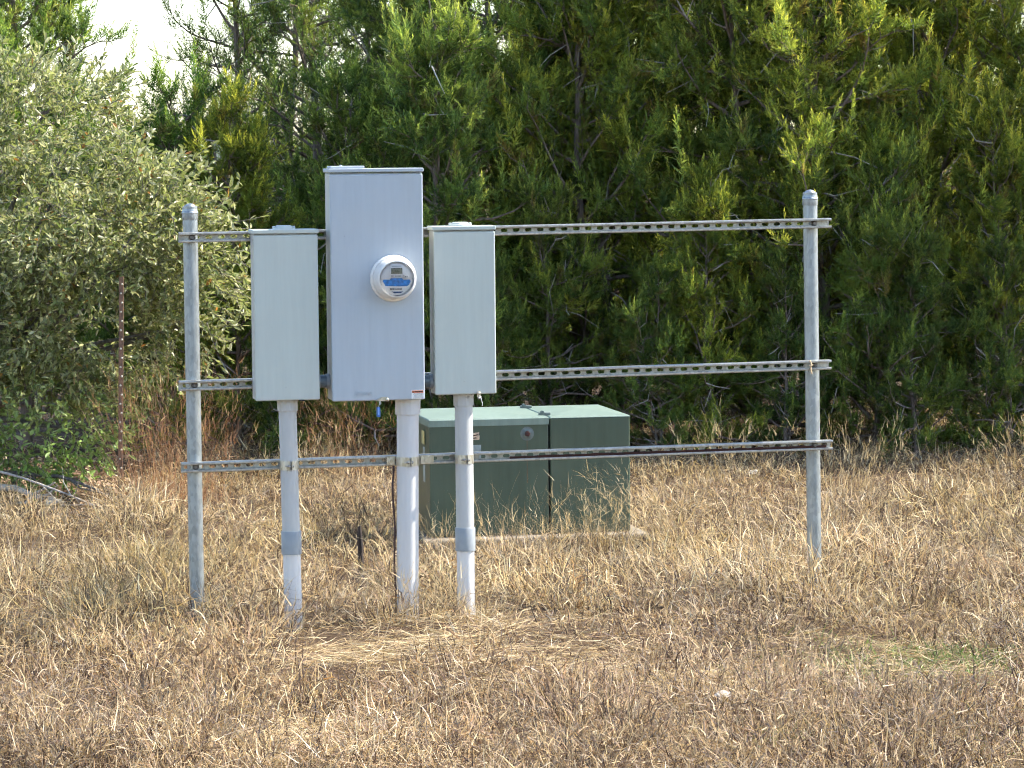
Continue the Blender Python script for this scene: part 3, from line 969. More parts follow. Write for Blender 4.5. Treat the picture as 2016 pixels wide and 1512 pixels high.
branch('fallen_branch', [(-2.95, 17.75, .10), (-2.72, 17.72, .085), (-2.62, 17.66, .05), (-2.50, 17.62, .035)], .022, .012, 3, 1, 'thick bleached branch lying under the oak', M['deadwood'])
branch('fallen_branch', [(-2.9, 17.6, .22), (-2.66, 17.55, .16), (-2.42, 17.48, .08), (-2.25, 17.4, .02)], .008, .004, 5, 2, 'thin pale branch sloping down to the grass below the oak', M['deadwood'])
branch('fallen_branch', [(-3.1, 18.0, .12), (-2.8, 17.95, .15), (-2.5, 17.9, .13), (-2.28, 17.82, .06)], .016, .007, 6, 3, 'dark crooked branch lying in the shade of the oak', M['oakbark'])
branch('fallen_branch', [(1.70, 20.9, .03), (1.84, 21.0, .25), (1.98, 21.1, .42), (2.13, 21.2, .55)], .012, .006, 8, 4, 'grey dead branch leaning into the junipers left of the right post', M['bark'])  # darker bark on this and the next two stands in for shade
branch('fallen_branch', [(2.55, 20.9, .05), (2.7, 21.0, .20), (2.9, 21.1, .28), (3.2, 21.2, .32)], .010, .004, 9, 5, 'grey forked dead branch right of the right post', M['bark'])
branch('fallen_branch', [(.55, 20.6, .05), (.8, 20.7, .30), (1.1, 20.9, .50)], .012, .005, 8, 6, 'thin dead branch standing behind the transformer', M['bark'])


# ------------------------------------------------------------------ vegetation builders
def tubes_np(P, Rd, n):
    """P (N,K,3) polylines, Rd (N,K) radii -> verts, quads"""
    Np, K, _ = P.shape
    T = np.gradient(P, axis=1); T = nrm(T)
    ref = np.where(np.abs(T[:, :1, 2:3]) < .9, np.array([0, 0, 1.]), np.array([1., 0, 0]))
    ref = np.broadcast_to(ref, T.shape)
    A = nrm(np.cross(T, ref)); B = np.cross(A, T)
    an = np.arange(n) * 2 * math.pi / n
    V = P[:, :, None, :] + Rd[:, :, None, None] * (A[:, :, None, :] * np.cos(an)[None, None, :, None] + B[:, :, None, :] * np.sin(an)[None, None, :, None])
    idx = np.arange(Np * K * n).reshape(Np, K, n)
    nxt = np.roll(idx, -1, axis=2)
    Q = np.stack([idx[:, :-1], nxt[:, :-1], nxt[:, 1:], idx[:, 1:]], -1).reshape(-1, 4)
    return V.reshape(-1, 3), Q


def merge(parts):
    V, F, o = [], [], 0
    for v, f in parts:
        V.append(v); F.append(f + o); o += len(v)
    return np.concatenate(V), np.concatenate(F)


def plumes(rg, P, D, L, C, tipc, m_=28, wid=.0042, spread=1.0):
    """juniper sprays: m_ slivers round each axis; returns V, quads, colours"""
    n = len(P)
    t = (np.arange(m_)[None, :] + rg.random((n, m_))) / m_
    t = np.broadcast_to(t, (n, m_))
    A = nrm(np.cross(D, nrm(rg.normal(size=(n, 3)))))
    B = np.cross(D, A)
    ph = rg.random((n, m_)) * 2 * math.pi
    rad = A[:, None] * np.cos(ph)[..., None] + B[:, None] * np.sin(ph)[..., None]
    al = (np.radians(68) * (1 - t) ** .8 + np.radians(12)) * spread * rg.uniform(.6, 1.15, (n, m_))
    d = nrm(D[:, None] * np.cos(al)[..., None] + rad * np.sin(al)[..., None] + np.array([0, 0, .22]))
    base = P[:, None] + D[:, None] * (L[:, None] * t)[..., None] + np.array([0, 0, 1.]) * (L[:, None] * t ** 2 * .12)[..., None]
    ln = (L[:, None] * (.34 * (1 - t) + .17) * rg.uniform(.55, 1.25, (n, m_)))
    side = nrm(np.cross(d, nrm(rg.normal(size=(n, m_, 3)))))
    w = wid * rg.uniform(.6, 1.35, (n, m_)) * (.6 + ln / .1 * .5)
    tip = base + d * ln[..., None] + rg.normal(0, .004, (n, m_, 3))
    V = np.stack([base + side * w[..., None], tip, base - side * w[..., None] + d * (ln * .25)[..., None]], 2).reshape(-1, 3)
    Q = np.arange(len(V)).reshape(-1, 3)
    jit = rg.uniform(.75, 1.25, (n, m_, 1))
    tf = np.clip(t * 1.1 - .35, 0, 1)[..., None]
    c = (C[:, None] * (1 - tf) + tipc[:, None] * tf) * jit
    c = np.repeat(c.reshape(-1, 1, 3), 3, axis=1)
    c[:, 1] *= 1.25
    return V, Q, c.reshape(-1, 3)


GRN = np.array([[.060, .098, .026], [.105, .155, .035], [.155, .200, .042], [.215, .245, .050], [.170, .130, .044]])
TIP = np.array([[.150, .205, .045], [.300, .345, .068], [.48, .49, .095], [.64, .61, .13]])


def juniper(seed, h, rad, nl, nsec, npl, low=.08, tipy=.5, dead=60, plen=(.11, .2), shape=.75, stems=1, m_=28, spire=1):
    rg = np.random.default_rng(seed)
    wood, sec_l, dead_l = [], [], []
    # stems
    K = 9
    stem_pts = []
    for s_ in range(stems):
        tt = np.linspace(0, 1, K)
        off = rg.normal(0, .22, 2) if s_ else np.zeros(2)
        hx = np.cumsum(rg.normal(0, .022 * h / 3, K)); hy = np.cumsum(rg.normal(0, .022 * h / 3, K))
        pts = np.stack([hx + off[0] * tt * 2, hy + off[1] * tt * 2, tt * h * (1 if s_ == 0 else rg.uniform(.7, .9)) - .1], -1)
        stem_pts.append(pts)
        wood.append((pts, np.linspace(.019 * h / 1.6 * (1 if s_ == 0 else .7), .006, K)))
    TV, TQ = merge([tubes_np(p[None], r[None], 9) for p, r in wood])
    # limbs
    L_pts, L_rad = [], []
    P, D, LN, SID, BR = [], [], [], [], []
    for i in range(nl):
        pts = stem_pts[i % stems]
        t = low + (1 - low) * ((i + rg.random()) / nl) ** .9
        k = t * (K - 1); k0 = min(int(k), K - 2)
        b = pts[k0] + (pts[k0 + 1] - pts[k0]) * (k - k0)
        reach = rad * (min(1, .78 + t * 1.4)) * max(.10, (1 - t)) ** shape * rg.uniform(.6, 1.2) + .12
        az = i * 2.39996 + rg.normal(0, .35)
        el = rg.uniform(.0, .75) + t * .4 - .12
        d = np.array([math.cos(az) * math.cos(el), math.sin(az) * math.cos(el), math.sin(el)])
        q = [b]
        for j in range(5):
            d = nrm(d + rg.normal(0, .16, 3) + np.array([0, 0, .06]))
            q.append(q[-1] + d * reach / 5)
        q = np.array(q); q[:, 2] = np.maximum(q[:, 2], .12)
        L_pts.append(q); L_rad.append(np.linspace(.005 + .012 * reach, .0025, 6))
        for j in range(nsec):
            u = (.14 + .86 * (j + rg.random()) / nsec)
            kk = u * 5; k1 = min(int(kk), 4)
            sb = q[k1] + (q[k1 + 1] - q[k1]) * (kk - k1)
            sd = nrm(nrm(q[k1 + 1] - q[k1]) * .9 + rg.normal(0, .62, 3) + np.array([0, 0, .25]))
            sl = rg.uniform(.14, .34) * (1.15 - .5 * u) * (rad / 1.2) ** .5
            e1 = sb + sd * sl * .5; sd2 = nrm(sd + np.array([0, 0, .3]) + rg.normal(0, .15, 3)); e2 = e1 + sd2 * sl * .5
            sec_l.append(np.stack([sb, e1, e2]))
            for m2 in range(npl):
                v = (.15 + .85 * (m2 + rg.random()) / npl)
                pb = sb + (e1 - sb) * v * 2 if v < .5 else e1 + (e2 - e1) * (v - .5) * 2
                P.append(pb); D.append(nrm(sd2 + rg.normal(0, .55, 3) + np.array([0, 0, .45])))
                LN.append(rg.uniform(*plen) * (.8 + .3 * v)); SID.append(len(sec_l)); BR.append(0.)
        # leader plume
        for sp_ in range(spire):
            kq = rg.integers(3, 6)
            ax0 = q[kq] + rg.normal(0, .06, 3)
            sdir_ = nrm(np.array([d[0] * .3, d[1] * .3, 1.0]) + rg.normal(0, .14, 3))
            sln = rg.uniform(.20, .42) * (rad / 1.2) ** .5
            for m2 in range(6):
                v = m2 / 5
                P.append(ax0 + sdir_ * sln * v); D.append(nrm(sdir_ + rg.normal(0, .32 * (1.1 - v), 3))); LN.append(.16 * (1.15 - .65 * v))
                SID.append(100000 + i * 4 + sp_); BR.append(.45)
    P, D, LN = np.array(P), np.array(D), np.array(LN)
    # bare dead twigs inside the crown
    for i in range(dead):
        q = L_pts[rg.integers(0, len(L_pts))]
        b = q[rg.integers(0, 4)]
        d = nrm(rg.normal(0, 1, 3) + np.array([0, 0, -.1]))
        ln = rg.uniform(.12, .45)
        e = b + d * ln * .5 + rg.normal(0, .02, 3)
        g = e + nrm(d + rg.normal(0, .35, 3)) * ln * .5
        dead_l.append(np.stack([b, e, g]))
    BV, BQ = merge([tubes_np(np.array(L_pts), np.array(L_rad), 6), tubes_np(np.array(sec_l), np.broadcast_to(np.array([.0035, .0026, .0014]), (len(sec_l), 3)), 3)])
    rd = np.random.default_rng(seed + 5).uniform(.5, 1.3, (len(dead_l), 1)) * np.array([[.0062, .0044, .002]])
    DV, DQ = tubes_np(np.array(dead_l), rd, 4)
    SID = np.unique(np.array(SID), return_inverse=True)[1]; BR = np.array(BR)
    ns = SID.max() + 1
    ci = rg.choice(5, ns, p=[.24, .31, .26, .13, .06])[SID]
    swap = rg.random(len(P)) < .25
    ci = np.where(swap, rg.choice(5, len(P), p=[.26, .32, .24, .12, .06]), ci)
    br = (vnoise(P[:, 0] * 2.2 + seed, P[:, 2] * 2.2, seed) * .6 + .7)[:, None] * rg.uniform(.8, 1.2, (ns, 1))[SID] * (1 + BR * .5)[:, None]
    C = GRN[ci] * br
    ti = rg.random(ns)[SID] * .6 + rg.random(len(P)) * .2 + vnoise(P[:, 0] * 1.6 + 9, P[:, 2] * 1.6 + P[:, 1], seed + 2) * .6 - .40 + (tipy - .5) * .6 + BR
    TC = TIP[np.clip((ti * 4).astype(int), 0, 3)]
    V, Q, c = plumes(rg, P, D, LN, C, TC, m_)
    return dict(trunk=(TV, TQ), branches=(BV, BQ), dead=(DV, DQ), crown=(V, Q, c), h=h)


def make_tree(proto, loc, rz, sc, label, tint=(1, 1, 1), cat='tree', group=None, leafmat='juniper', bark='bark', name='juniper_tree', ssz=None):
    e = bpy.data.objects.new(name, None)
    e.empty_display_size = .2
    COL.objects.link(e)
    e.location = (loc[0], loc[1], float(ground_z(loc[0], loc[1])))
    e.rotation_euler = (0, 0, rz)
    e.scale = (sc, sc, ssz or sc)
    tag(e, label, cat, group)
    if 'me' not in proto:
        o1 = np_mesh('trunk', M[bark], *[proto['trunk'][0], [proto['trunk'][1]]], smooth=True)
        o2 = np_mesh('branches', M[bark], proto['branches'][0], [proto['branches'][1]], smooth=True)
        o3 = np_mesh('dead_twigs', M['deadwood'], proto['dead'][0], [proto['dead'][1]])
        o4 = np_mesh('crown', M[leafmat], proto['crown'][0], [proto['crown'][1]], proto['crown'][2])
        proto['me'] = [('trunk', o1.data), ('branches', o2.data), ('dead_twigs', o3.data), ('crown', o4.data)]
        obs = [o1, o2, o3, o4]
    else:
        obs = []
        for nm, me in proto['me']:
            o = bpy.data.objects.new(nm, me); COL.objects.link(o); obs.append(o)
    for o in obs:
        o.parent = e
    obs[2]['kind'] = 'stuff'
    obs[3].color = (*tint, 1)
    return e


# seven different junipers, then placed one by one
J = {
    'A': juniper(21, 4.3, 1.30, 104, 9, 9, low=.05, tipy=.62, dead=150, stems=2, spire=2, plen=(.075, .15)),
    'B': juniper(22, 4.0, 1.20, 100, 9, 9, low=.05, tipy=.72, dead=150, stems=1, spire=2, plen=(.075, .15)),
    'S': juniper(24, 4.4, 1.15, 62, 7, 6, low=.18, tipy=.25, dead=130, plen=(.07, .13), stems=1, m_=24),
    'T': juniper(25, 4.6, 1.25, 64, 7, 6, low=.20, tipy=.2, dead=150, plen=(.07, .13), stems=2, m_=24),
    'K': juniper(26, 2.5, .72, 60, 7, 8, low=.02, tipy=.65, dead=40, shape=.6, plen=(.07, .14), spire=1),
    'L': juniper(27, 2.3, .78, 62, 7, 8, low=.02, tipy=.50, dead=50, shape=.55, stems=2, plen=(.07, .14)),
}
GJ = 'junipers along the edge of the clearing'
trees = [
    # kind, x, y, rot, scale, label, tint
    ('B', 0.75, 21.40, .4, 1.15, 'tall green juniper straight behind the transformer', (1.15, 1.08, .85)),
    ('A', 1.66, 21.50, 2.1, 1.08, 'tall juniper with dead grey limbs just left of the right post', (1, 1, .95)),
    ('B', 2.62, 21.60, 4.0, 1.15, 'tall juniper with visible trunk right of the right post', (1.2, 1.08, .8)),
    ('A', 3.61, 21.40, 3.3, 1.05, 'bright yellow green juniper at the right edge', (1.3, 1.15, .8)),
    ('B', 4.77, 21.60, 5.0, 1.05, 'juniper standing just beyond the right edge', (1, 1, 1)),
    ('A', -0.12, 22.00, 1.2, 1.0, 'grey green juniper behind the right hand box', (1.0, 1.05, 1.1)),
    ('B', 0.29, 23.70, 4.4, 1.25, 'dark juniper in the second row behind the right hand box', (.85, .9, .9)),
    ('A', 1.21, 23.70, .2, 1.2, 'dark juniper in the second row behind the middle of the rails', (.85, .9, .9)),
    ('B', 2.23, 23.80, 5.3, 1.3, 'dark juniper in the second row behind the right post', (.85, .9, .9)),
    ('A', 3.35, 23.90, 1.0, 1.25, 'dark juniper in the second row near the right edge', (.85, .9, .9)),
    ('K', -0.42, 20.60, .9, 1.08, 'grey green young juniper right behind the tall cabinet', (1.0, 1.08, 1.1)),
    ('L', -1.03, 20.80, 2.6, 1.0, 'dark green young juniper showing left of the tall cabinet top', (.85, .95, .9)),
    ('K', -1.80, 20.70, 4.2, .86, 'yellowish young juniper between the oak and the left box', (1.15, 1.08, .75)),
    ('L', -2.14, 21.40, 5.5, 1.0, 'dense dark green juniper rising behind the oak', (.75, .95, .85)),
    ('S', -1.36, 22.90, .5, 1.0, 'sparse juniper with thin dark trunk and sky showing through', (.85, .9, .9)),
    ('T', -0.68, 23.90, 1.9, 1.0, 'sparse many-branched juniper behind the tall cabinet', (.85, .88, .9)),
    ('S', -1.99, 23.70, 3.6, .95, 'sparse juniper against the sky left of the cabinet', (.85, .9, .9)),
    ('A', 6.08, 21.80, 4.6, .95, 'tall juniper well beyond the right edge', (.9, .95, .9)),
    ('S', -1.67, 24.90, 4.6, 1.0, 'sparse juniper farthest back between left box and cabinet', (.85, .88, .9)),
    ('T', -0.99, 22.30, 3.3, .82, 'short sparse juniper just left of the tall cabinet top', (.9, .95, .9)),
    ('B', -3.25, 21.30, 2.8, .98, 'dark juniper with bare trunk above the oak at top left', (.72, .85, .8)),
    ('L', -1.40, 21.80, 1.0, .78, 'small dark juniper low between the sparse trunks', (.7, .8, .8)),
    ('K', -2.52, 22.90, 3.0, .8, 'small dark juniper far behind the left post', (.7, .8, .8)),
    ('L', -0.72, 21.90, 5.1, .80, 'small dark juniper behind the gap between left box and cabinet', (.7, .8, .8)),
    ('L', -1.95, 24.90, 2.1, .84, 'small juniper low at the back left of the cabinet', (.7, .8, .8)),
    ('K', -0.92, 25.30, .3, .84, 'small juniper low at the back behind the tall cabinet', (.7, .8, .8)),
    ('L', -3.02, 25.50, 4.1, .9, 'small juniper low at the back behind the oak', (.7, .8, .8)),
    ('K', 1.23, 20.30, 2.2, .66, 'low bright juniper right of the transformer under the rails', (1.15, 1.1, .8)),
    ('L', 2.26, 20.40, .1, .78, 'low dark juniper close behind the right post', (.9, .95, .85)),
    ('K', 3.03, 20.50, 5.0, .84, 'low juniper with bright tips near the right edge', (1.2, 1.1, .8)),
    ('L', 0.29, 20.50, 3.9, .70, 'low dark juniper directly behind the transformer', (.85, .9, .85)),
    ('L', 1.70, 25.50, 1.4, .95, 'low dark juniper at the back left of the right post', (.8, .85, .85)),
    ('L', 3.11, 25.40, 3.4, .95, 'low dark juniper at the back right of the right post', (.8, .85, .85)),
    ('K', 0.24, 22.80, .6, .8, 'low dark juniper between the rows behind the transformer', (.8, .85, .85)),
    ('A', 5.05, 20.7, 1.9, 1.0, 'unseen shade juniper beyond the right edge nearest to the viewer', (.95, .95, .9)),  # unseen tree, added to throw shade along the foot of the row
    ('B', 4.45, 21.3, .7, .8, 'shorter unseen shade juniper just outside the right edge', (1.0, 1.0, .9)),  # also out of view, added for its shade on the low bushes
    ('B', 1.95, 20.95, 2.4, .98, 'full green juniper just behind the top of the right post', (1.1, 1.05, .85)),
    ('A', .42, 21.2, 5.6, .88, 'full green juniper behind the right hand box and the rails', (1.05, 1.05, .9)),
    ('L', 1.70, 20.05, 2.7, .52, 'low dark juniper bush left of the right post at the grass edge', (.6, .7, .7)),  # this and the next bushes: tint darkened to stand in for shade
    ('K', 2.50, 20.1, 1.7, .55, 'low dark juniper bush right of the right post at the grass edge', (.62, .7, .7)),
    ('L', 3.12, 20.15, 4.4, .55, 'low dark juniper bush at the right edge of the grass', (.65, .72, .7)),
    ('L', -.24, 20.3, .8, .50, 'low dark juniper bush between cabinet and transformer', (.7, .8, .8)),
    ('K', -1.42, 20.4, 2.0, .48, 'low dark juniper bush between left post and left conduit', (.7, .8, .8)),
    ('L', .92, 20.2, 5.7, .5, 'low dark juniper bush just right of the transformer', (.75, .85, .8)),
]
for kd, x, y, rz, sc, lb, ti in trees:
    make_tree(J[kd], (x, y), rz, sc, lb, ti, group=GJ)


# ------------------------------------------------------------------ live oak
def live_oak(seed=31):
    rg = np.random.default_rng(seed)
    # lobes: centre, radii, number of twigs (local to the trunk base)
    base = np.array([-3.45, 19.1, 0])
    lobes = [((-3.5, 18.5, 1.50), (1.35, 1.0, 1.05), 800), ((-2.75, 17.9, 1.75), (.80, .70, .70), 850), ((-2.25, 17.55, 1.52), (.68, .62, .44), 760),
             ((-1.98, 17.5, 1.36), (.52, .45, .36), 420), ((-1.72, 17.6, 1.25), (.34, .4, .42), 150), ((-2.05, 17.6, .95), (.42, .4, .35), 200), ((-2.45, 17.55, .98), (.62, .55, .45), 480), ((-2.62, 17.45, .46), (.52, .48, .34), 700),
             ((-3.3, 17.6, .75), (.75, .6, .55), 420), ((-2.75, 18.0, 2.15), (.62, .6, .36), 420), ((-3.3, 17.9, 1.35), (.9, .6, .8), 520)]
    lobes = [((c[0] * 1.034, c[1] + .6, c[2] * 1.0), (r[0] * 1.03, r[1], r[2]), n) for c, r, n in lobes]
    P, D = [], []
    for c, r, n in lobes:
        u = nrm(rg.normal(size=(n, 3)))
        rr = rg.uniform(.45, 1.0, n) ** .45
        p = np.array(c) + u * np.array(r) * rr[:, None]
        p += (vnoise(p[:, 0] * 5, p[:, 2] * 5 + p[:, 1] * 3, 7)[:, None] - .5) * u * .25
        P.append(p); D.append(nrm(u + np.array([.15, -.15, .10]) + rg.normal(0, .5, (n, 3))))
    P = np.concatenate(P); D = np.concatenate(D)
    holes = vnoise(P[:, 0] * 4.2 + P[:, 1] * 2.1, P[:, 2] * 4.2 - P[:, 1] * 1.3, 17)
    keep = (P[:, 2] > .10) & (holes > .30)
    P, D = P[keep], D[keep]
    n = len(P)
    TL = rg.uniform(.10, .24, n)
    K = 4
    tw = [P]
    d = D.copy()
    for j in range(K - 1):
        d = nrm(d + rg.normal(0, .14, (n, 3)) + np.array([0, 0, -.06]))
        tw.append(tw[-1] + d * (TL / (K - 1))[:, None])
    tw = np.stack(tw, 1)
    m_ = 11
    t = (np.arange(m_)[None] + rg.random((n, m_))) / m_
    kk = t * (K - 1); k0 = np.minimum(kk.astype(int), K - 2); fr_ = (kk - k0)[..., None]
    ii = np.arange(n)[:, None]
    lb = tw[ii, k0] * (1 - fr_) + tw[ii, k0 + 1] * fr_
    td = nrm(tw[ii, k0 + 1] - tw[ii, k0])
    ld = nrm(td * .75 + rg.normal(0, .55, (n, m_, 3)) + np.array([0, 0, .12]))
    ll = rg.uniform(.034, .058, (n, m_))
    # leaf plane leans to the sky
    up = nrm(np.array([0, 0, 1.]) + rg.normal(0, .75, (n, m_, 3)))
    sd = nrm(np.cross(ld, up)); nn = np.cross(sd, ld)
    w = ll * rg.uniform(.14, .20, (n, m_))
    e = lambda a, b, c: lb + ld * (ll * a)[..., None] + sd * (w * b)[..., None] + nn * (ll * c)[..., None]
    cup = .05
    V = np.stack([e(0, 0, 0), e(.3, .9, cup), e(.68, .95, cup), e(1.0, 0, -.06), e(.68, -.95, cup), e(.3, -.9, cup), e(.5, 0, -.02)], 2)
    V = V.reshape(-1, 3)
    b7 = np.arange(n * m_)[:, None] * 7
    F = np.concatenate([b7 + np.array([[0, 1, 6, 5]]), b7 + np.array([[1, 2, 3, 6]]), b7 + np.array([[6, 3, 4, 5]])])
    pal = np.array([[.185, .212, .068], [.240, .258, .100], [.31, .315, .155], [.130, .170, .050], [.43, .42, .25], [.34, .16, .04]])
    ci = rg.choice(6, (n, m_), p=[.24, .27, .22, .12, .14, .01])
    c = pal[ci] * rg.uniform(.75, 1.25, (n, m_, 1))
    low = np.clip((0.75 - lb[..., 2:3]) / .5, 0, 1)          # fresh lower sprouts are greener
    c = c * (1 - low * .6) + low * .8 * np.array([.16, .29, .06])
    c = np.repeat(c.reshape(-1, 1, 3), 7, 1).reshape(-1, 3)
    # trunk and limbs
    wood = []
    K2 = 8
    tg = np.array([q[0] for q in lobes])
    for i in range(26):
        g = tg[i % len(tg)] + rg.normal(0, .25, 3)
        b = base + np.array([rg.normal(0, .08), rg.normal(0, .08), rg.uniform(.0, .5)])
        tt = np.linspace(0, 1, K2)[:, None]
        q = b * (1 - tt) + g * tt
        q[:, 2] += (np.sin(tt * math.pi) * rg.uniform(.05, .35))[:, 0]
        q += np.cumsum(rg.normal(0, .03, (K2, 3)), 0) * tt
        q[:, 2] = np.maximum(q[:, 2], .03)
        wood.append((q, np.linspace(rg.uniform(.022, .045), .005, K2)))
    LV, LQ = merge([tubes_np(np.array([q for q, _ in wood]), np.array([r for _, r in wood]), 7), tubes_np(tw, np.broadcast_to(np.array([.0024, .0020, .0016, .0010]), (n, 4)), 3)])
    tr_ = [np.array([[0, 0, -.1], [.02, 0, .2], [-.02, .03, .5], [.05, -.02, .9]]) + base, np.array([[.12, -.1, -.1], [.22, -.2, .2], [.4, -.35, .5], [.6, -.55, .9]]) + base]
    TV, TQ = merge([tubes_np(q[None], np.array([[.11, .09, .08, .06]]) * s_, 10) for q, s_ in zip(tr_, (1, .7))])
    e_ = bpy.data.objects.new('live_oak', None); COL.objects.link(e_)
    e_.location = base
    tag(e_, 'bushy live oak with small glossy leaves filling the left side', 'tree')
    for nm, mt, v, f, cc in (('trunk', 'oakbark', TV, TQ, None), ('branches', 'oakbark', LV, LQ, None), ('crown', 'oak', V, F, c)):
        np_mesh(nm, M[mt], v - base, [f], cc, parent=e_, smooth=(nm != 'crown'))


live_oak()


# ------------------------------------------------------------------ grass
def blades(rg, P, az, e0, curl, L, w, C, segs=3, side_az=None):
    """curved tapering ribbons; P (n,3), az azimuth, e0 start elevation, curl per segment (radians)"""
    n = len(P)
    pts = [P]
    el = e0.copy(); a = az.copy()
    for k in range(segs):
        d = np.stack([np.cos(a) * np.cos(el), np.sin(a) * np.cos(el), np.sin(el)], -1)
        pts.append(pts[-1] + d * (L / segs)[:, None])
        el = el - curl; a = a + rg.normal(0, .22, n)
    tws = rg.uniform(0, math.pi, n) if side_az is None else side_az
    s = np.stack([np.cos(tws), np.sin(tws), rg.normal(0, .35, n)], -1)
    V = []
    for k in range(segs):
        ww = (w * (1 - .28 * k))[:, None]
        V += [pts[k] - s * ww, pts[k] + s * ww]
    V.append(pts[-1])
    m_ = len(V)
    V = np.stack(V, 1).reshape(-1, 3)
    b = np.arange(n)[:, None] * m_
    Q = np.concatenate([b + np.array([[2 * k, 2 * k + 1, 2 * k + 3, 2 * k + 2]]) for k in range(segs - 1)])
    Tt = b + np.array([[m_ - 3, m_ - 2, m_ - 1]])
    c = np.repeat(C[:, None], m_, 1)
    return V, Q, Tt, c.reshape(-1, 3)


PAL = np.array([[.57, .425, .222], [.40, .272, .140], [.245, .160, .098], [.078, .048, .030], [.27, .215, .150], [.36, .195, .075], [.77, .635, .405]])


def half_w(y):
    return .166 * y + .75


TFc, TFs = math.cos(TF.a), math.sin(TF.a)


def in_pad(x, y, m_=0.03):
    dx, dy = x - TF.o.x, y - TF.o.y
    u, v = dx * TFc + dy * TFs, -dx * TFs + dy * TFc
    return (u > -m_) & (u < TW + m_) & (v > -m_) & (v < TD + m_)


def under_oak(x, y):
    return np.clip(((-1.85 - x) / .4), 0, 1) * np.clip((y - 16.95) / .35, 0, 1)


def grow_grass():
    rg = np.random.default_rng(77)
    # domed tussocks: big ones and a filling of small ones
    nbig, nsml = 2300, 3400
    nt_ = nbig + nsml
    isb = np.arange(nt_) < nbig
    ty = 9.2 + (23.5 - 9.2) * rg.random(nt_) ** 1.15
    tx = (rg.random(nt_) * 2 - 1) * half_w(ty)
    dens = vnoise(tx * 1.5, ty * 1.2, 41) * .65 + vnoise(tx * .6, ty * .5, 42) * .35
    ok = ((dens > .24) | ~isb) & ((dens > .26) | isb | (ty > 13)) & ~in_pad(tx, ty, .05) & (rg.random(nt_) > under_oak(tx, ty) * .93)
    for bx_, by_, br in ((-.65, 10.45, .25), (.26, 11.9, .38), (1.5, 11.75, .4), (.70, 10.8, .16), (.75, 11.55, .2), (-.67, 14.15, .20), (-.69, 14.4, .14), (-.655, 13.9, .20), (-.65, 13.65, .15)):   # trodden open spots
        ok &= ((tx - bx_) ** 2 + ((ty - by_) * .6) ** 2) > (br * .75) ** 2
    tx, ty, dens, isb = tx[ok], ty[ok], dens[ok], isb[ok]
    nt_ = len(tx)
    gold = np.clip(vnoise(tx * .9 + 3, ty * .55, 51) * 1.3 - .40 + np.clip((ty - 12.6) / 3, -.3, .42), 0, 1)   # longer, paler straw round the rack
    gold *= np.clip((ty - 11.6) / 1.6, 0.05, 1)
    bg_ = rg.random(nt_)
    tr_ = np.where(isb, .10 + .14 * bg_ ** 1.5, .04 + .06 * bg_)
    th = np.where(isb, (.08 + .14 * bg_) * (.55 + dens * .8), .03 + .05 * bg_) * (1 + gold * .3)
    far_ = np.clip((ty - 16.8) / 2.0, 0, 1)
    gold *= 1 - .6 * far_; th *= 1 - .45 * far_
    th *= 1 - .28 * np.clip((ty - 12.2) / .8, 0, 1)
    th *= np.where((np.abs(tx - .1) < .75) & (ty > 14.2) & (ty < 15.7), .6, 1.0)     # trodden strip in front of the transformer
    nb = np.where(isb, rg.uniform(46, 72, nt_) * (tr_ / .15) ** 1.3, rg.uniform(9, 18, nt_)) * np.clip(1.3 - (ty - 10) * .05, .7, 1.3)
    nb = nb.astype(int)
    ti = np.repeat(np.arange(nt_), nb)
    n = len(ti)
    rr = rg.random(n) ** .55; aa = rg.random(n) * 2 * math.pi
    x = tx[ti] + np.cos(aa) * rr * tr_[ti]; y = ty[ti] + np.sin(aa) * rr * tr_[ti]
    shell = rg.random(n) < .62
    dome = th[ti] * np.sqrt(np.clip(1 - rr ** 2, 0, 1))
    hgt = np.where(shell, dome * rg.uniform(.75, 1.0, n), dome * rg.random(n) * .8)
    z = ground_z(x, y) + hgt
    az = aa + rg.normal(0, .8, n)
    e0 = np.where(shell, rg.uniform(-.1, 1.2, n) + (1 - rr) * .3, rg.uniform(.4, 1.4, n))
    curl = rg.normal(.55, .70, n) * (1 - .65 * gold[ti])
    L = rg.uniform(.045, .115, n) * (1 + gold[ti] * .85) * (.85 + th[ti] * 2.0)
    wd = rg.uniform(.0012, .0028, n) * (y / 13) ** .35
    tt = rg.random(nt_) * .45 + vnoise(tx * 1.1, ty * .8, 61) * .55
    cidx = np.empty(n, int)
    r = rg.random(n)
    g = gold[ti]; q = tt[ti]
    cidx[:] = 1
    cidx[r < .32 + .25 * g] = 0
    cidx[(r > .58 + .25 * g)] = 2
    cidx[(r > .78 + .12 * g) & (q > .45)] = 3
    cidx[(r > .76) & (q < .42)] = 4
    cidx[(r > .94) & (q > .55)] = 5
    cidx[r < .09 + .05 * g] = 6
    cidx[~shell & (r > .25)] = 3                     # inner blades coloured dark brown to stand in for shade inside a tussock
    C = PAL[cidx] * rg.uniform(.78, 1.2, (n, 1)) * (.80 + .38 * vnoise(tx[ti] * 1.9, ty[ti] * 1.3, 71))[:, None] * (1 + (vnoise(tx * 2.3 + 5, ty * 1.7, 72) - .5) * .25)[ti][:, None]
    hollow = (rg.random(nt_) < .20) * rg.uniform(.35, .62, nt_); hollow = np.where(hollow > 0, hollow, 1.0)        # some tussocks darkened to stand in for shaded hollows
    C *= hollow[ti][:, None]
    nearf = np.clip((13.2 - y) / 2.0, 0, 1)[:, None]
    C = C * (1 - nearf) + C * np.array([1.0, .97, 1.0]) * nearf
    C[:, 2] *= 1 + .25 * (vnoise(tx * 1.3 + 8, ty * .9, 73) - .45)[ti]
    parts = [blades(rg, np.stack([x, y, z], -1), az, e0, curl, L, wd, C)]
    # flat thatch on the soil
    n = 92000
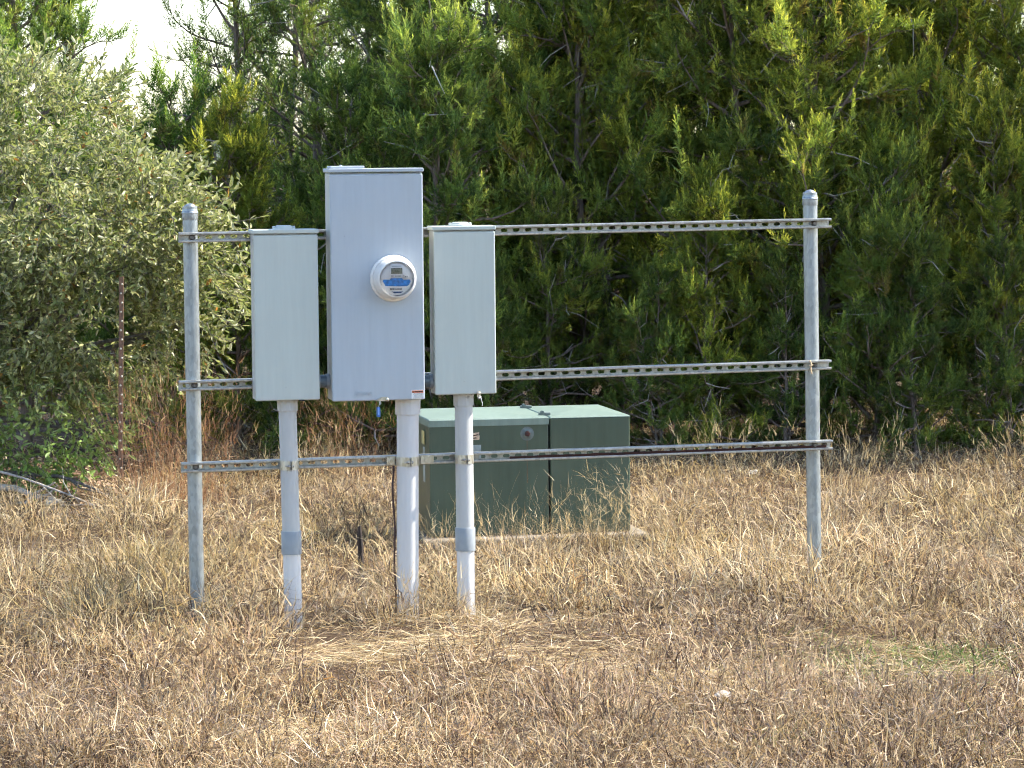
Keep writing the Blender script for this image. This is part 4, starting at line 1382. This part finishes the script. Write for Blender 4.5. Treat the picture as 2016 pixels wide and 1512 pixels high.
    y = 9.2 + 14.2 * rg.random(n) ** 1.9; x = (rg.random(n) * 2 - 1) * half_w(y)
    k = ~in_pad(x, y) & (rg.random(n) > under_oak(x, y) * .8)
    x, y = x[k], y[k]; n = len(x)
    z = ground_z(x, y) + rg.uniform(.004, .035, n)
    C = PAL[rg.choice([0, 1, 2, 4, 6], n, p=[.3, .28, .2, .12, .10])] * rg.uniform(.75, 1.15, (n, 1))
    parts.append(blades(rg, np.stack([x, y, z], -1), rg.random(n) * 6.283, rg.normal(.08, .16, n), rg.normal(.05, .2, n), rg.uniform(.05, .15, n), rg.uniform(.0010, .0019, n), C, 2))
    # pale flattened straw on the trodden spots
    n = 8000
    k = rg.integers(0, 5, n)
    cx = np.array([.26, -.35, 1.25, -.65, .75])[k]; cy = np.array([11.85, 12.35, 11.9, 10.45, 11.5])[k]; cr = np.array([.7, .6, .8, .4, .4])[k]
    x = cx + rg.normal(0, 1, n) * cr * .55; y = cy + rg.normal(0, 1, n) * cr * .55
    z = ground_z(x, y) + rg.uniform(.006, .04, n)
    C = PAL[rg.choice([0, 1, 6, 2], n, p=[.42, .22, .22, .14])] * rg.uniform(.75, 1.12, (n, 1))
    parts.append(blades(rg, np.stack([x, y, z], -1), rg.normal(.3, .7, n) + 3.14 * rg.integers(0, 2, n), rg.normal(.06, .14, n), rg.normal(.05, .15, n), rg.uniform(.06, .17, n), rg.uniform(.0011, .0021, n), C, 2))
    # long loose straws standing or arching out of the sward, mostly round the rack and beyond
    n = 6500
    y = 9.4 + 12.5 * rg.random(n) ** .9; x = (rg.random(n) * 2 - 1) * half_w(y)
    pr = np.clip(vnoise(x * .9 + 3, y * .55, 51) * 1.3 - .3 + np.clip((y - 12.3) / 2.5, -.3, .45), .06, 1)
    pr *= 1 - .5 * np.clip((y - 16.8) / 2, 0, 1)
    pr *= ~((np.abs(x + .66) < .10) & (y > 13.5) & (y < 14.5))
    k = (rg.random(n) < pr) & ~in_pad(x, y, .02) & (under_oak(x, y) < .4)
    x, y = x[k], y[k]; n = len(x)
    z = ground_z(x, y)
    C = PAL[rg.choice([0, 1, 6, 2], n, p=[.45, .2, .25, .1])] * rg.uniform(.8, 1.12, (n, 1))
    parts.append(blades(rg, np.stack([x, y, z], -1), rg.random(n) * 6.283, rg.uniform(.5, 1.5, n), np.abs(rg.normal(.18, .16, n)), rg.uniform(.14, .34, n) * (1 - .35 * (y < 12)), rg.uniform(.0010, .0017, n), C, 5))
    V, Q, T_, C, o = [], [], [], [], 0
    for v, q, t, c in parts:
        V.append(v); Q.append(q + o); T_.append(t + o); C.append(c); o += len(v)
    ob = np_mesh('dry_grass', M['grass'], np.concatenate(V), [np.concatenate(Q), np.concatenate(T_)], np.concatenate(C))
    tag(ob, 'matted dry straw coloured grass covering the clearing', 'grass', kind='stuff')
    # fresh green shoots in the foreground right
    spots = [(1.58, 11.95, .32, 560), (1.75, 12.15, .2, 260), (1.30, 11.75, .25, 240), (1.25, 12.0, .1, 90), (.86, 10.5, .10, 90), (1.62, 10.35, .22, 120), (1.3, 10.5, .2, 70), (.75, 11.75, .08, 40)]
    P, n_ = [], 0
    for sx, sy, sr, k in spots:
        P.append(np.stack([sx + rg.normal(0, sr, k), sy + rg.normal(0, sr, k)], -1))
    P = np.concatenate(P); n = len(P)
    z = ground_z(P[:, 0], P[:, 1]) + .01
    C = np.array([.10, .17, .035]) * rg.uniform(.7, 1.6, (n, 1)) + np.array([.06, .05, .01]) * rg.random((n, 1))
    v, q, t, c = blades(rg, np.column_stack([P, z]), rg.random(n) * 6.283, rg.uniform(.3, 1.3, n), rg.normal(.3, .2, n), rg.uniform(.05, .11, n), rg.uniform(.0012, .0022, n), C)
    tag(np_mesh('green_grass', M['grass'], v, [q, t], c), 'few fresh green grass shoots among the dry grass at lower right', 'grass', kind='stuff')
    # oak litter
    n = 5200
    x = rg.uniform(-4.2, -1.75, n); y = rg.uniform(17.35, 20.2, n)
    k = rg.random(n) < np.clip((-1.7 - x) / .5, 0, 1)
    x, y = x[k], y[k]; n = len(x)
    az = rg.random(n) * 6.283
    d = np.stack([np.cos(az), np.sin(az), rg.normal(0, .25, n)], -1); s_ = np.stack([-np.sin(az), np.cos(az), rg.normal(0, .5, n)], -1)
    p0 = np.stack([x, y, ground_z(x, y) + rg.uniform(.004, .03, n)], -1)
    L = rg.uniform(.03, .05, n)[:, None]
    V = np.stack([p0, p0 + d * L * .5 + s_ * L * .2 + np.array([0, 0, .006]), p0 + d * L, p0 + d * L * .5 - s_ * L * .2 + np.array([0, 0, .006])], 1).reshape(-1, 3)
    pal = np.array([[.30, .20, .12], [.42, .30, .19], [.18, .11, .07], [.55, .43, .30]])
    C = np.repeat((pal[rg.integers(0, 4, n)] * rg.uniform(.8, 1.2, (n, 1)))[:, None], 4, 1).reshape(-1, 3)
    tag(np_mesh('leaf_litter', M['litter'], V, [np.arange(len(V)).reshape(-1, 4)], C), 'brown fallen oak leaves on the ground under the oak', 'leaf litter', kind='stuff')


grow_grass()


def clump(name, seed, x, y, r, n, hmin, hmax, lean, spread, pal, label, cat='grass clump', seeds=0, wid=(.0009, .0016), curl=.07, group=None):
    """one tall tussock: standing stems with seed heads"""
    rg = np.random.default_rng(seed)
    a = rg.random(n) * 6.283; q = rg.random(n) ** .7 * r
    px, py = np.cos(a) * q, np.sin(a) * q * .7
    P = np.stack([px, py, ground_z(x + px, y + py) - .01], -1)
    dx = px / r * spread + lean[0] + rg.normal(0, spread * .45, n); dy = py / r * spread + lean[1] + rg.normal(0, spread * .45, n)
    az = np.arctan2(dy, dx); e0 = math.pi / 2 - np.clip(np.hypot(dx, dy), 0, 1.2)
    L = rg.uniform(hmin, hmax, n)
    wd = rg.uniform(*wid, n)
    pal = np.array(pal)
    C = pal[rg.integers(0, len(pal), n)] * rg.uniform(.75, 1.2, (n, 1))
    parts = [blades(rg, P, az, e0, np.abs(rg.normal(curl, curl * .7, n)), L, wd, C, 6)]
    if seeds:
        k = rg.choice(n, min(n, seeds), replace=False)
        el = e0[k] - .12
        d = np.stack([np.cos(az[k]) * np.cos(el), np.sin(az[k]) * np.cos(el), np.sin(el)], -1)
        sp_, sa, se, sl = [], [], [], []
        for j in range(6):
            t = rg.uniform(.55, .98, len(k))
            sp_.append(P[k] + d * (L[k] * t * .97)[:, None]); sa.append(az[k] + rg.normal(0, 1.0, len(k))); se.append(el + rg.normal(-.1, .5, len(k))); sl.append(rg.uniform(.03, .09, len(k)))
        sp_ = np.concatenate(sp_); m2 = len(sp_)
        parts.append(blades(rg, sp_, np.concatenate(sa), np.concatenate(se), rg.normal(.1, .15, m2), np.concatenate(sl), rg.uniform(.0007, .0015, m2), np.repeat(C[k][None], 6, 0).reshape(-1, 3) * 1.1, 2))
    V, Q, T_, Cc, o = [], [], [], [], 0
    for v, q_, t, c in parts:
        V.append(v); Q.append(q_ + o); T_.append(t + o); Cc.append(c); o += len(v)
    ob = np_mesh(name, M['grass'], np.concatenate(V), [np.concatenate(Q), np.concatenate(T_)], np.concatenate(Cc), loc=(x, y, 0))
    return tag(ob, label, cat, group)


RED = [[.36, .17, .085], [.44, .24, .12], [.28, .14, .075], [.52, .35, .19]]
STRAW = [[.58, .43, .23], [.68, .54, .33], [.46, .33, .17]]
BROWN = [[.26, .17, .12], [.36, .25, .17], [.20, .13, .10], [.45, .34, .23]]
GG = 'tall dry grass clumps'
clump('grass_clump', 1, -1.88, 17.48, .25, 430, .40, .98, (.02, 0), .20, RED, 'tall reddish brown grass clump between the T-shaped post and the left post', seeds=120, group=GG)
clump('grass_clump', 2, -1.66, 17.9, .15, 60, .25, .60, (.05, 0), .35, RED, 'small reddish grass clump right of the left post', seeds=30, group=GG)
clump('grass_clump', 3, -.98, 19.2, .20, 130, .3, .72, (0, 0), .18, RED, 'upright reddish brown grass clump below the tall cabinet in the shade', seeds=60, group=GG)
clump('grass_clump', 4, -.80, 19.6, .38, 420, .12, .30, (0, 0), .5, BROWN, 'low dark brown grass clump behind the thick conduit', group=GG)
clump('grass_clump', 5, .72, 15.50, .16, 80, .22, .62, (-.38, -.1), .40, STRAW, 'tall straw clump leaning against the right side of the transformer', seeds=60, group=GG, curl=.10)
clump('grass_clump', 6, .02, 15.34, .30, 150, .08, .46, (.03, -.02), .42, STRAW, 'straw clump standing in front of the transformer left half', seeds=45, group=GG, curl=.10)
clump('grass_clump', 7, .42, 15.40, .30, 150, .08, .40, (.0, -.02), .45, STRAW, 'straw clump standing in front of the transformer right half', seeds=45, group=GG, curl=.10)
clump('grass_clump', 8, -.33, 15.3, .20, 80, .08, .42, (-.05, -.02), .45, STRAW, 'straw clump at the transformer left corner between the conduits', seeds=26, group=GG, curl=.10)
clump('grass_clump', 9, 1.95, 18.5, .22, 70, .2, .55, (.1, 0), .40, STRAW, 'straw clump just right of the right post at the tree line', seeds=50, group=GG, curl=.10)
clump('grass_clump', 10, 1.25, 18.4, .30, 90, .2, .50, (.05, 0), .45, STRAW, 'wide straw clump under the rails left of the right post', seeds=50, group=GG, curl=.10)
clump('grass_clump', 11, 3.0, 18.9, .22, 60, .2, .45, (-.1, 0), .45, STRAW, 'straw clump at the right edge below the junipers', seeds=40, group=GG, curl=.10)
clump('grass_clump', 12, -1.25, 18.4, .34, 110, .18, .42, (.15, 0), .5, STRAW, 'arching straw clump behind the lowest rail at left', seeds=60, group=GG, curl=.12)
clump('grass_clump', 13, 1.55, 19.6, .5, 300, .08, .20, (0, 0), .5, BROWN, 'low brown grass clump at the foot of the junipers left of the right post', group=GG)
clump('grass_clump', 14, 2.6, 19.6, .6, 360, .08, .20, (0, 0), .5, BROWN, 'low brown grass clump at the foot of the junipers right of the right post', group=GG)
clump('grass_clump', 15, -1.38, 13.02, .16, 130, .10, .26, (-.1, -.05), .6, BROWN, 'brown tussock at the foot of the left post, darkened as rack shadow', group=GG)  # dark palette stands in for the rack's shadow on the grass
clump('grass_clump', 18, -.45, 13.12, .22, 230, .14, .36, (.05, -.1), .55, STRAW, 'loose straw clump at the foot of the thick middle conduit', seeds=20, group=GG, curl=.14)
clump('grass_clump', 19, -.16, 13.14, .18, 150, .12, .31, (.05, -.1), .55, STRAW, 'loose straw clump at the foot of the right hand conduit', seeds=16, group=GG, curl=.14)
clump('grass_clump', 20, 1.30, 13.45, .16, 80, .08, .22, (-.05, -.1), .5, STRAW, 'loose straw clump at the foot of the right post', seeds=16, group=GG, curl=.12)
clump('grass_clump', 21, -1.75, 12.95, .24, 170, .10, .24, (-.05, -.05), .7, BROWN, 'broad brown tussock left of the left post, darkened as rack shadow', group=GG, curl=.16)  # brown colours paint in the shadow the rack throws here
clump('grass_clump', 16, .92, 10.15, .05, 12, .25, .42, (.02, 0), .18, BROWN, 'few thin upright brown stems in the right foreground', seeds=6, group=GG, curl=.03)
clump('grass_clump', 17, .42, 10.2, .05, 9, .2, .32, (-.02, 0), .2, BROWN, 'few thin upright stems at the lower middle right', seeds=4, group=GG, curl=.03)

for o in list(bpy.data.objects):
    if '_b' in o:
        del o['_b']
